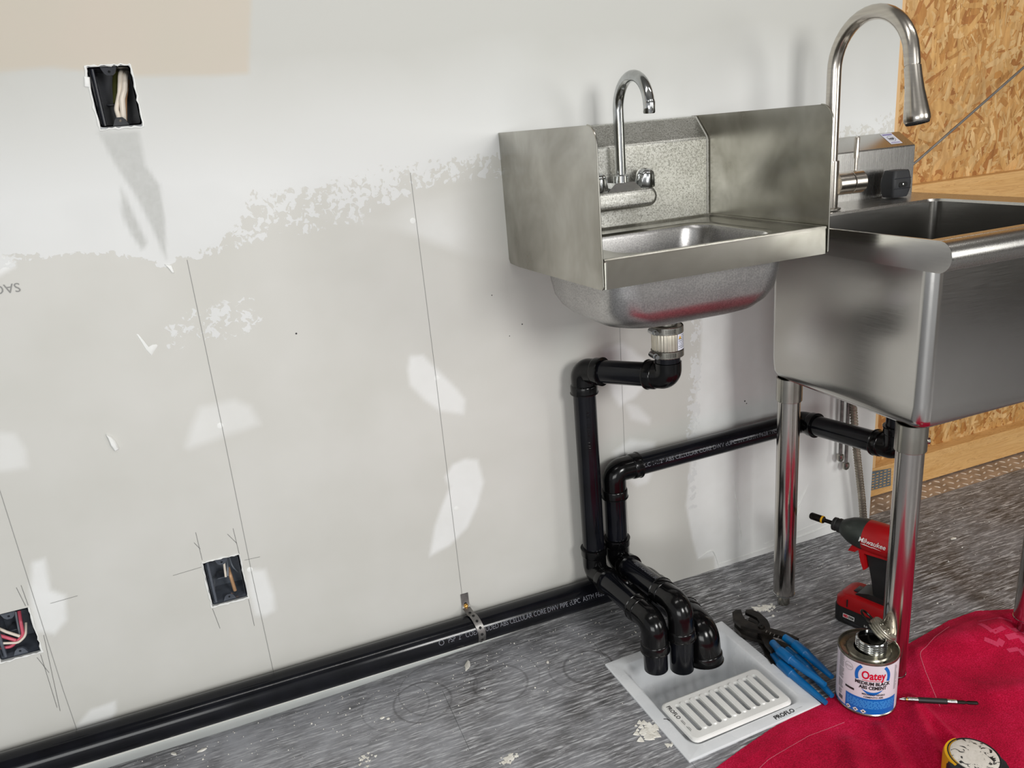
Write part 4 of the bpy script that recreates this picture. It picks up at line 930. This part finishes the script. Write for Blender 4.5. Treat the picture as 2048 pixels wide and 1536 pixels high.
# =================================================================== CEMENT CAN
KX, KY, KR, KZ0, KZ1 = 1.165, -.521, .0530, .0062, .1240
T = thing('cement_can', 'open round can of black cement with a blue and white label on the towel', 'can', (KX, KY, KZ0))
bm = BM(); lathe(bm, [(0, KZ0+.003), (KR-.004, KZ0+.003), (KR-.001, KZ0), (KR+.0008, KZ0+.0005), (KR+.0012, KZ0+.003), (KR, KZ0+.0045), (KR, KZ1-.0045), (KR+.0012, KZ1-.003), (KR+.0006, KZ1), (KR-.001, KZ1+.0003), (KR-.003, KZ1-.004), (KR-.006, KZ1-.0055), (.040, KZ1-.0065), (.038, KZ1-.004), (.030, KZ1-.0035), (.026, KZ1-.003)], (KX, KY, 0), seg=72); put('can_body', bm, M['tin'], T, 30)
va = math.atan2(-1.4616-KY, .1633-KX)       # direction to where the label's front faces
LC = va+math.radians(12)
cyl = lambda a_, z, o_=.0004: (KX+(KR+o_)*math.cos(a_), KY+(KR+o_)*math.sin(a_), z)
def band(bm, a0, a1, z0, z1, o_, n=24):
    vv = [[bm.verts.new(cyl(a0+(a1-a0)*k/n, z, o_)) for k in range(n+1)] for z in (z0, z1)]
    for k in range(n): bm.faces.new((vv[0][k], vv[0][k+1], vv[1][k+1], vv[1][k]))
def cl(u, v_, o_=.0010): return cyl(LC+u/KR, v_, o_)     # u metres to the right round the can
bm = BM(); band(bm, 0, 2*PI, KZ0+.005, KZ1-.005, .0004, 96); lb_ = put('label', bm, M['label_white'], T)
bm = BM(); band(bm, LC-.047/KR, LC+.050/KR, KZ0+.0055, .046, .0007); band(bm, LC-.16/KR, LC-.047/KR, KZ0+.0055, .014, .0007)
def arc_band(bm, cu, cv, r0_, r1_, a0, a1, n=28, o_=.0008):
    for k in range(n):
        p, q = math.radians(a0+(a1-a0)*k/n), math.radians(a0+(a1-a0)*(k+1)/n)
        bm.faces.new([bm.verts.new(cl(cu+rr*math.cos(aa), cv+rr*math.sin(aa), o_)) for rr, aa in ((r0_, p), (r0_, q), (r1_, q), (r1_, p))])
arc_band(bm, .0, .095, .0255, .0315, 135, 200); arc_band(bm, .0, .095, .0255, .0315, -20, 45)
for k in range(20):
    f0, f1 = k/20, (k+1)/20; w_ = lambda f: .0065*math.sin(PI*f)
    bm.faces.new([bm.verts.new(cl(-.019+.038*f, .0665-.0055*math.sin(PI*f)*1.0-dz, .0008)) for f, dz in ((f0, 0), (f1, 0), (f1, w_(f1)), (f0, w_(f0)))])
put('blue_print', bm, M['label_blue'], lb_, 0)
bm = BM(); text(bm, 'Oatey', .024, lambda u, v_: cl(.0015+u, .0895+v_), .0006, 1, 0, .042); band(bm, LC-.018/KR, LC+.020/KR, .0855, .0867, .0010, 10); put('red_lettering', bm, M['label_red'], lb_, 0)
bm = BM(); text(bm, 'MEDIUM BLACK', .0098, lambda u, v_: cl(.001+u, .0765+v_), .00035, 1, 0, .062); text(bm, 'ABS CEMENT', .0098, lambda u, v_: cl(.001+u, .0675+v_), .00035, 1, 0, .048)
text(bm, 'MEDIANO NEGRO', .0052, lambda u, v_: cl(.003+u, .0540+v_), .0001, 1, 0, .040); text(bm, 'CEMENTO ABS', .0052, lambda u, v_: cl(.003+u, .0480+v_), .0001, 1, 0, .034)
band(bm, LC-.049/KR, LC-.031/KR, .0560, .0605, .0008, 6)
for k in range(6): band(bm, LC-.0645/KR, LC-.054/KR, .020+k*.0014, .0208+k*.0014, .0008, 3)
put('black_lettering', bm, M['ink'], lb_, 0, kind='stuff')
bm = BM(); rnd = random.Random(4)
for j in range(6):
    u_ = -.044
    while u_ < .046:
        wd = rnd.uniform(.003, .010); band(bm, LC+u_/KR, LC+min(u_+wd, .048)/KR, .0395-j*.0030, .0413-j*.0030, .0010, 2); u_ += wd+.0015
text(bm, '32 fl oz 946 ml', .0042, lambda u, v_: cl(.022+u, .0125+v_), 0, 0, 0, .022); put('light_blue_print', bm, M['label_lightblue'], lb_, 0)
bm = BM()
for k in range(3):
    u_ = -.040+k*.0135; bm.faces.new([bm.verts.new(cl(u_+a_, .0165+b_, .0010)) for a_, b_ in ((-.0052, 0), (0, -.0046), (.0052, 0), (0, .0046))])
put('hazard_diamond', bm, M['white_print'], lb_, 0)
bm = BM()
for k in range(3):
    u_ = -.040+k*.0135; bm.faces.new([bm.verts.new(cl(u_+a_, .0165+b_, .0013)) for a_, b_ in ((-.002, 0), (0, -.0017), (.002, 0), (0, .0017))])
put('hazard_symbol', bm, M['ink'], lb_, 0)
bm = BM(); rnd = random.Random(8)
for (a0, a1, z0, z1) in ((-.0685, -.0535, .093, .118), (-.0685, -.0535, .066, .090), (-.0685, -.0535, .044, .062), (-.066, -.055, .030, .041)):
    z = z1
    while z > z0: band(bm, LC+a0/KR, LC+(a1-rnd.uniform(0, .004))/KR, z-.0010, z, .0008, 4); z -= .0019
for k in range(16): band(bm, LC+.043/KR, LC+rnd.uniform(.047, .052)/KR, .060+k*.0034, .0618+k*.0034, .0008, 2)
arc_band(bm, -.0435, .104, .0078, .0085, 0, 360); text(bm, 'LO-VOC', .0046, lambda u, v_: cl(-.0435+u, .1025+v_), .0001, 1, 0, .0125); put('small_print', bm, M['label_grey'], lb_, 0, kind='stuff')
TZ = KZ1-.0035
bm = BM(); nk = [(.0262, TZ), (.0262, TZ+.002)]
for k in range(4): nk += [(.0262, TZ+.003+k*.0045), (.0278, TZ+.0045+k*.0045), (.0278, TZ+.0055+k*.0045), (.0262, TZ+.0068+k*.0045)]
nk += [(.0250, TZ+.022), (.0235, TZ+.022), (.0232, TZ+.004)]
NKX, NKY = KX+.004, KY-.002
lathe(bm, nk, (NKX, NKY, 0), seg=48); put('threaded_neck', bm, M['chrome'], T, 30)
bm = BM(); lathe(bm, [(.0234, TZ+.016), (.012, TZ+.0155), (0, TZ+.0155)], (NKX, NKY, 0), seg=32); put('black_cement', bm, M['can_black'], T)
bm = BM(); rnd = random.Random(12)
for k in range(26):
    a_ = rnd.gauss(-.35, .55) if k < 16 else rnd.uniform(0, 6.28); rr = rnd.uniform(.031, .050); x = NKX+rr*math.cos(a_); y = NKY+rr*math.sin(a_)
    if math.hypot(x-KX, y-KY) > KR-.008: continue
    s_ = rnd.uniform(.0022, .0065) if k < 16 else rnd.uniform(.0008, .002); lathe(bm, [(s_, TZ-.003), (s_*.9, TZ-.0016), (s_*.4, TZ-.0008), (0, TZ-.0007)], (x, y, 0), (rnd.uniform(-.02, .02), 0, 1), 11, 3, .2)
put('cement_spill', bm, M['can_black'], T, 60, kind='stuff')
# cap with its dauber loop, leaning on the neck
T = thing('can_cap', 'ribbed metal screw cap tilted against the neck of the cement can', 'cap', (KX+.030, KY+.018, KZ1))
ax = Vector((.50, -.34, .68)).normalized()
cpos = Vector((1.1985, -.5115, .1350))
bm = BM(); cp = [(.0215, 0), (.0250, 0)]
for k in range(3): cp += [(.0260, .002+k*.0045), (.0260, .0033+k*.0045), (.0246, .0044+k*.0045)]
cp += [(.0252, .0155), (.0240, .0172), (.0210, .0168), (.0195, .0155), (0, .0155)]
lathe(bm, cp, cpos, ax, 54); lathe(bm, [(.0215, 0), (.0215, .012), (0, .012)], cpos, ax, 54)
put('cap_shell', bm, mottled('dull_tin', (176, 172, 158), (150, 146, 134), 40, (.32, .45), .9), T, 25)
bm = BM(); q = Vector((0, 0, 1)).rotation_difference(ax); 
for k in range(5):
    a_ = k*1.25; p = cpos+q @ Vector((.011*math.cos(a_), 0.011*math.sin(a_), .0157)); lathe(bm, [(.0035, 0), (.003, .0008), (0, .001)], p, ax, 10)
put('cap_embossing', bm, M['tin'], T)
bm = BM(); lp = [cpos+q @ Vector((-.012+.016*math.cos(a_), .016+.018*math.sin(a_)+.012, .004)) for a_ in [math.radians(k) for k in range(-60, 250, 15)]]; tube(bm, lp, .0022, 8); put('dauber_loop', bm, M['black_metal'], T)
bm = BM(); tube(bm, [(NKX+.045, NKY+.002, TZ-.001), (NKX+.049, NKY+.008, TZ+.001), (NKX+.050, NKY+.014, TZ+.0015)], [.0022, .0042, .0025], 10); put('dauber_stub', bm, M['brass'], T)

# =================================================================== IMPACT DRIVER
T = thing('impact_driver', 'red and black cordless impact driver standing on its battery behind the front sink leg', 'power tool', (1.352, -.345, .0), 1.888)
def side(poly, hw_, bev, name, m_, par=T, y0=None):
    bm = BM(); prism(bm, poly, -hw_, hw_, lambda u, v_, q: (u, q, v_))
    if bev: bmesh.ops.bevel(bm, geom=[e for e in bm.edges if e.calc_face_angle(0) > .3], offset=bev, segments=3, affect='EDGES', profile=.5)
    return put(name, bm, m_, par, 40, True)
# barrel
bm = BM(); lathe(bm, [(.0, -.060), (.026, -.060), (.0315, -.055), (.0345, -.045), (.0355, -.010), (.0345, .018), (.0335, .024)], (0, 0, .214), (1, 0, 0), 36); put('motor_housing', bm, M['red_plastic'], T, 40, True)
bm = BM(); lathe(bm, [(.0358, -.046), (.0372, -.046), (.0372, -.057), (.034, -.064), (.0, -.066)], (0, 0, .214), (1, 0, 0), 36); put('rear_cap', bm, M['black_plastic'], T, 40, True)
bm = BM(); lathe(bm, [(.0345, .016), (.0350, .022), (.0335, .036), (.028, .054), (.0205, .068), (.0165, .074), (.0, .074)], (0, 0, .214), (1, 0, 0), 36); put('gear_case', bm, M['grey_metal'], T, 40, True)
bm = BM(); lathe(bm, [(.013, .072), (.0160, .074), (.0160, .082), (.0140, .083), (.0140, .087), (.0152, .088), (.0150, .094), (.011, .096), (.0, .096)], (0, 0, .214), (1, 0, 0), 28); put('chuck_collar', bm, M['black_plastic'], T, 30, True)
bm = BM(); lathe(bm, [(.0045, .094), (.0045, .116), (.0072, .118), (.0082, .121), (.0082, .148), (.0065, .151), (.0, .149)], (0, 0, .214), (1, 0, 0), 6*3); dv = put('bit_holder', bm, M['black_metal'], T, 30, True)
bm = BM(); lathe(bm, [(.0080, .1195), (.0086, .1198), (.0086, .1235), (.0080, .1238)], (0, 0, .214), (1, 0, 0), 24); put('yellow_ring', bm, M['yellow'], dv, 30, True)
side([(.040, .190), (.047, .176), (.032, .178), (.024, .186), (.018, .16), (.011, .142), (.006, .146), (.012, .182), (-.052, .186), (-.050, .205), (.030, .205)], .0335*.75, .004, 'lower_shell', M['red_plastic'])
side([(.012, .188), (-.040, .188), (-.050, .120), (-.058, .072), (-.012, .072), (-.004, .120)], .0165, .007, 'grip', M['black_plastic'])
side([(.026, .178), (.030, .160), (.024, .146), (.016, .143), (.012, .178)], .008, .003, 'trigger', M['black_plastic'])
side([(.030, .0705), (.020, .080), (-.004, .088), (-.060, .088), (-.064, .070)], .024, .004, 'grip_foot', M['black_plastic'])
bm = BM(); Z = lambda hx_, hy_, r_, z, ox=0.: [(px+ox, py, z) for px, py in rrect(.0, 0, hx_, hy_, r_, 5)]
loft(bm, [Z(.0655, .0385, .016, .0405), Z(.066, .039, .017, .046), Z(.066, .038, .018, .058), Z(.060, .034, .018, .070, -.004), Z(.052, .026, .014, .0745, -.010)], True, True); put('tool_shoe', bm, M['red_plastic'], T, 30, True)
bm = BM(); loft(bm, [Z(.0640, .0375, .014, .0005), Z(.0675, .0400, .018, .004), Z(.0680, .0405, .018, .030), Z(.0675, .0400, .018, .0410)], True, True); bt = put('battery', bm, M['black_plastic'], T, 30, True)
bm = BM(); loft(bm, [[(x, y, z) for x, y in rrect(.048, 0, .0192, .0330, .015, 5)] for z in (.0405, .055)]+[[(x, y, .0655) for x, y in rrect(.042, 0, .0140, .0290, .013, 5)]], True, True); put('front_bumper', bm, M['black_plastic'], T, 30, True)
bm = BM(); box(bm, (.006, -.012, .0735), (.034, .014, .0765), .001); put('control_pad', bm, M['box_plastic'], T, 30, True)
bm = BM(); box(bm, (.0335, .0388, .046), (.0360, .0397, .064)); put('shell_gap', bm, M['dark'], T, 30, True)
pl = lambda u0_, v0_, off: (lambda u, v_: (u0_-u, off, v0_+v_))
def on_barrel(u, v_):
    z = .214+v_; s_ = math.sqrt(max(1e-6, .0359**2-(z-.214)**2)); return (.020-u, s_+.0003, z)
bm = BM(); text(bm, 'Milwaukee', .0155, lambda u, v_: on_barrel(u, v_*1.0), .0002, 0, .25, .058)
bm.faces.new([bm.verts.new(on_barrel(u, v_)) for u, v_ in ((.004, -.0045), (.030, -.0060), (.030, -.0045), (.012, -.0025))]); bm.faces.new([bm.verts.new(on_barrel(u, v_)) for u, v_ in ((.028, -.0048), (.050, -.0055), (.033, -.0030), (.030, -.0032))])
put('white_lettering', bm, M['white_print'], T, 0, True)
bm = BM(); bm.faces.new([bm.verts.new(pl(.042, .018, .0409)(u, v_)) for u, v_ in ((0, 0), (.026, 0), (.026, .010), (0, .010))]); bs = put('battery_badge', bm, M['white_print'], bt, 0, True)
bm = BM(); text(bm, 'RED', .0085, pl(.0405, .0203, .0412), .0006, width=.0105); put('badge_red_print', bm, M['label_red'], bt, 0, True)
bm = BM(); text(bm, 'LITHIUM', .0085, pl(.0295, .0203, .0412), .0004, width=.0120); put('badge_black_print', bm, M['ink'], bt, 0, True)
bm = BM(); text(bm, '5.0', .0065, pl(-.006, .016, .0412), .0001); put('battery_print', bm, M['white_print'], bt, 0, True)
bm = BM(); box(bm, (-.04, .0400, .0085), (.040, .0418, .0125), .0008); put('battery_rib', bm, M['rubber'], bt, 30, True)

# =================================================================== PLIERS
def pliers(label, x, y, z, deg, hi, spread, k_=1.):
    T = thing('pliers', label, 'pliers', (x, y, z), math.radians(deg), 'slip-joint pliers lying beside the floor sink')
    j = [(.082, .003), (.088, .012), (.083, .024), (.060, .036), (.030, .037), (.008, .027), (-.012, .012), (-.040, -.004), (-.072, -.020), (-.074, -.032), (-.048, -.026), (-.020, -.012), (.000, .000), (.018, .009), (.035, .014), (.05, .016), (.066, .010)]
    j2 = [(.078, -.003), (.086, -.010), (.082, -.021), (.060, -.028), (.028, -.026), (.010, -.020), (-.012, -.008), (-.040, .006), (-.070, .020), (-.072, .030), (-.044, .026), (-.018, .018), (-.002, .016), (.012, .010), (.020, .0), (.030, -.008), (.045, -.012), (.060, -.009)]
    op = math.radians(spread)
    def rot2(p, a_): return (p[0]*math.cos(a_)-p[1]*math.sin(a_), p[0]*math.sin(a_)+p[1]*math.cos(a_))
    for nm, P_, z0_, z1_, a_ in (('upper_jaw', j, .0085, .0165, op), ('lower_jaw', j2, .0015, .0084, -op*.6)):
        bm = BM(); prism(bm, [rot2((p[0]*k_, p[1]*k_*1.22), a_) for p in P_], z0_, z1_, lambda u, v_, d: (u, v_, d))
        bmesh.ops.bevel(bm, geom=[e for e in bm.edges if e.calc_face_angle(0) > .3], offset=.0012, segments=2, affect='EDGES', profile=.5)
        o = put(nm, bm, M['plier_metal'], T, 30, True)
    for (P_, zc_, a_) in (([(-.050, -.018), (-.080, -.021), (-.120, -.020), (-.160, -.016), (-.205, -.012)], .0115, op), ([(-.050, .016), (-.080, .020), (-.120, .019), (-.165, .015), (-.215, .010)], .0095, -op*.6)):
        PP_ = fillet([(*rot2((p[0]*k_, p[1]*k_), a_), zc_) for p in P_], .03, 4); n = len(PP_)
        bm = BM(); tube(bm, PP_, [.0078+.0026*math.sin(PI*min(1, i/(n-1)*1.1)) if i < n-1 else .005 for i in range(n)], 14, True, 1.0); put('handle_grip', bm, M['blue_grip'], T, 60, True)
    bm = BM(); lathe(bm, [(.0075, .0165), (.0075, .0185), (.0055, .0200), (.002, .0200), (.002, .0188), (0, .0188)], (.002*k_, .006, 0), (0, 0, 1), 20); put('pivot_bolt', bm, M['black_metal'], T, 30, True)
    bm = BM()
    for q_ in range(4): tube(bm, [(-.014-q_*.009, .004-q_*.003, .0166), (-.018-q_*.009, .010-q_*.003, .0168)], .0011, 6)
    put('groove_ridge', bm, M['strap'], T, 0, True)
    return T
pliers('blue-handled slip-joint pliers underneath, their handle tips nearer the red towel', 1.112, -.296, .0003, 85.5, 0, 0, .97)
pliers('blue-handled slip-joint pliers lying on top, crossing the pair underneath', 1.112, -.288, .0205, 90.5, 1, 1, .90)

# =================================================================== BIT HOLDER, TAPE MEASURE
bz_ = max(towel_h(1.197+.115*k/20, -.570-.071*k/20) for k in range(21))+.0052
a_ = Vector((1.197, -.570, bz_)); b_ = Vector((1.312, -.641, bz_)); d_ = (b_-a_).normalized(); Lb = (b_-a_).length
T = thing('driver_bit', 'double-ended driver bit with a black sleeve lying on the red towel by the can', 'driver bit', (1.25, -.605, .010))
for nm, m_, pr_, sg in (('bit_tip', 'chrome', [(0, 0), (.0012, .0005), (.0032, .006), (.0034, .011), (.0026, .012)], 12), ('brass_collar', 'brass', [(.0036, .0115), (.0036, .0145)], 14), ('steel_sleeve', 'chrome', [(.0028, .0140), (.0046, .0145), (.0046, .0325), (.004, .033)], 20),
                        ('black_sleeve', 'black_plastic', [(.004, .0325), (.0052, .0330), (.0052, .082), (.004, .0825)], 20), ('steel_sleeve', 'chrome', [(.004, .082), (.0046, .0825), (.0046, .0985), (.004, .099)], 20), ('hex_shank', 'black_metal', [(.0, .098), (.0034, .0985), (.0034, .112), (.0026, .114), (.0026, .117), (.0034, .1185), (.0034, Lb-.002), (.002, Lb), (0, Lb)], 6)):
    bm = BM(); lathe(bm, pr_, a_, d_, sg); put(nm, bm, M[m_], T, 30)
T = thing('tape_measure', 'worn black and yellow tape measure with a scuffed white face at the bottom edge', 'tape measure', (1.163, -.750, .013), math.radians(-32))
T.scale = (1.18, 1.18, 1.18)
bm = BM(); prof = [(-.036+.030-.036*0, 0)]
body = [(.036*math.cos(math.radians(k)), .036*math.sin(math.radians(k))) for k in range(20, 200, 12)]+[(-.037, -.020), (-.030, -.034), (.034, -.034), (.043, -.026), (.042, -.004)]
loft(bm, [[(x*s_, y*s_, z) for x, y in body] for s_, z in ((.93, .000), (1., .004), (1., .034), (.95, .0395), (.86, .0410))], True, True); put('tape_case', bm, M['rubber'], T, 30, True)
bm = BM(); loft(bm, [[(x*s_+ox, y*s_, z) for x, y in [(.036*math.cos(math.radians(k)), .036*math.sin(math.radians(k))) for k in range(110, 215, 8)]+[(-.020, -.012), (-.010, .012)]] for s_, z, ox in ((1.02, .006, 0), (1.03, .036, 0), (.98, .0415, 0))], True, True); put('yellow_shell', bm, M['yellow'], T, 30, True)
mfc = mat('scuffed_tape_face', (200, 196, 188), .45); t = NT(mfc); v = t.coords(); n1 = t.noise(75, 3, v, .6, 1.2); n2 = t.noise(300, 2, v)
t.link(t.ramp(n1, [(.38, (28, 28, 28)), (.415, (70, 70, 72)), (.43, (206, 200, 190)), (.7, (222, 216, 208))]), t.b.inputs['Base Color'])
bm = BM(); lathe(bm, [(.0305, .0395), (.0300, .0425), (.027, .0437), (.012, .0440), (0, .0440)], (.002, .001, 0), (0, 0, 1), 40); put('tape_face', bm, mfc, T, 50, True)
bm = BM(); lathe(bm, [(.0335, .0405), (.0335, .0418), (.0318, .0420), (.0318, .0405)], (.002, .001, 0), (0, 0, 1), 40); put('face_ring', bm, M['rubber'], T, 50, True)
bm = BM(); box(bm, (.040, -.0335, .010), (.049, -.0315, .032), .0005); put('blade_hook', bm, M['strap'], T, 0, True)

# =================================================================== PLASTER CHIPS AND SMEARS
def chip(label, x, y, L_, W_, deg, th, seed, name='plaster_chip', cat='plaster chip', grp=None, holes=0):
    rnd = random.Random(seed); n = 11; bm = BM(); R = []
    base = [(L_*math.cos(2*PI*k/n)*rnd.uniform(.75, 1.1), W_*math.sin(2*PI*k/n)*rnd.uniform(.7, 1.15)) for k in range(n)]
    for s_, z in ((1, .0002), (.96, th*.6), (.6, th)): R.append([(u*s_, v_*s_, z*(1+rnd.uniform(-.15, .25))) for u, v_ in base])
    loft(bm, R, True, True); o = put(name, bm, M['plaster'], None, 20); o.location = (x, y, 0); o.rotation_euler = (0, 0, math.radians(deg))
    tag(o, label, cat, grp)
chip('largest flat white plaster chip, near the pipe strap', .503, -.063, .019, .006, 62, .002, 1)
chip('small curled white plaster chip at the bottom left, nearer the corner', -.099, -.049, .008, .0035, -50, .002, 2)
chip('small white plaster chip at the bottom left, half-moon shaped', -.046, -.064, .010, .004, 10, .0022, 3)
chip('white plaster crumb beside the leftmost bucket ring, the longer of two', .297, -.139, .006, .003, 5, .002, 4)
chip('white plaster crumb beside the leftmost bucket ring, the rounder of two', .307, -.147, .0035, .003, 0, .002, 5)
chip('tiny white triangular plaster chip between bucket rings and floor sink', .663, -.136, .0045, .003, 70, .0025, 6)
chip('ring-shaped pale plaster curl by the pliers and floor sink edge', 1.096, -.345, .008, .004, -20, .0015, 7)
chip('white plaster crumb under the far sink leg smear', 1.186, -.226, .004, .003, 0, .003, 8)
chip('white plaster chip on the far floor right of the front sink leg', 1.800, -.172, .010, .005, 0, .002, 9)
def smear(label, x, y, L_, W_, deg, seed, n=26, cell=.006):
    rnd = random.Random(seed); T = thing('compound_smear', label, 'smear', (x, y, 0), math.radians(deg)); bm = BM()
    for k in range(n):
        u = rnd.gauss(0, .42)*L_; v_ = rnd.gauss(0, .42)*W_; s_ = rnd.uniform(.35, 1.)*cell
        lathe(bm, [(s_, .0002), (s_*.85, .0012), (s_*.3, .0016), (0, .0016)], (u, v_, 0), (rnd.uniform(-.1, .1), rnd.uniform(-.1, .1), 1), 9, 3, .35)
    put('smear_body', bm, M['plaster'], T, 30, True, kind='stuff')
smear('crusty white compound smear at the near left edge of the floor sink', .752, -.405, .028, .022, 60, 21, 60, .007)
smear('white compound smear under the foot of the far sink leg', 1.186, -.192, .030, .013, 0, 22, 50, .006)
smear('flattened white compound scrape on the floor by the bottom edge', .245, -.232, .018, .018, 20, 23, 22, .003)
smear('pale crumbled compound patch on the floor below the floor sink', .488, -.353, .022, .012, 20, 24, 45, .004)
smear('small white crumbs by the corner of the floor sink', .772, -.455, .010, .006, 0, 25, 6, .004)
rnd = random.Random(31); bm = BM()
for k in range(620):
    if k < 380: x = rnd.uniform(-.3, 1.0); y = -abs(rnd.gauss(0, .10))-.035
    else: x = rnd.uniform(1.1, 2.6); y = rnd.uniform(-.42, -.01) if x < 1.69 else rnd.uniform(-.4, .01)
    if HX0-.02 < x < HX1+.02 and y < HY1+.03: continue
    s_ = rnd.uniform(.0004, .0015)*(1.5 if rnd.random() < .06 else 1); lathe(bm, [(s_, .0002), (s_*.6, s_), (0, s_*1.1)], (x, y, 0), (rnd.uniform(-.3, .3), 0, 1), 5)
o = put('plaster_dust', bm, M['plaster'], None, 0); tag(o, 'fine white plaster crumbs scattered over the grey floor', 'dust'); o['kind'] = 'stuff'

# area-weighted normals keep the flat sheet metal flat beside its rounded edges
for o in bpy.data.objects:
    if o.type == 'MESH' and o.name.split('.')[0] in ('rim', 'basin', 'rolled_front', 'rim_end', 'back_splash', 'deck', 'bowl', 'bowl_pan', 'side_splash', 'flange_and_bowl', 'grate_plate', 'battery', 'tool_shoe', 'block_body', 'leg', 'leg_socket', 'can_body', 'faucet_body', 'tape_case', 'valve_housing', 'handle_cap'):
        m_ = o.modifiers.new('weighted', 'WEIGHTED_NORMAL'); m_.keep_sharp = True; m_.weight = 80
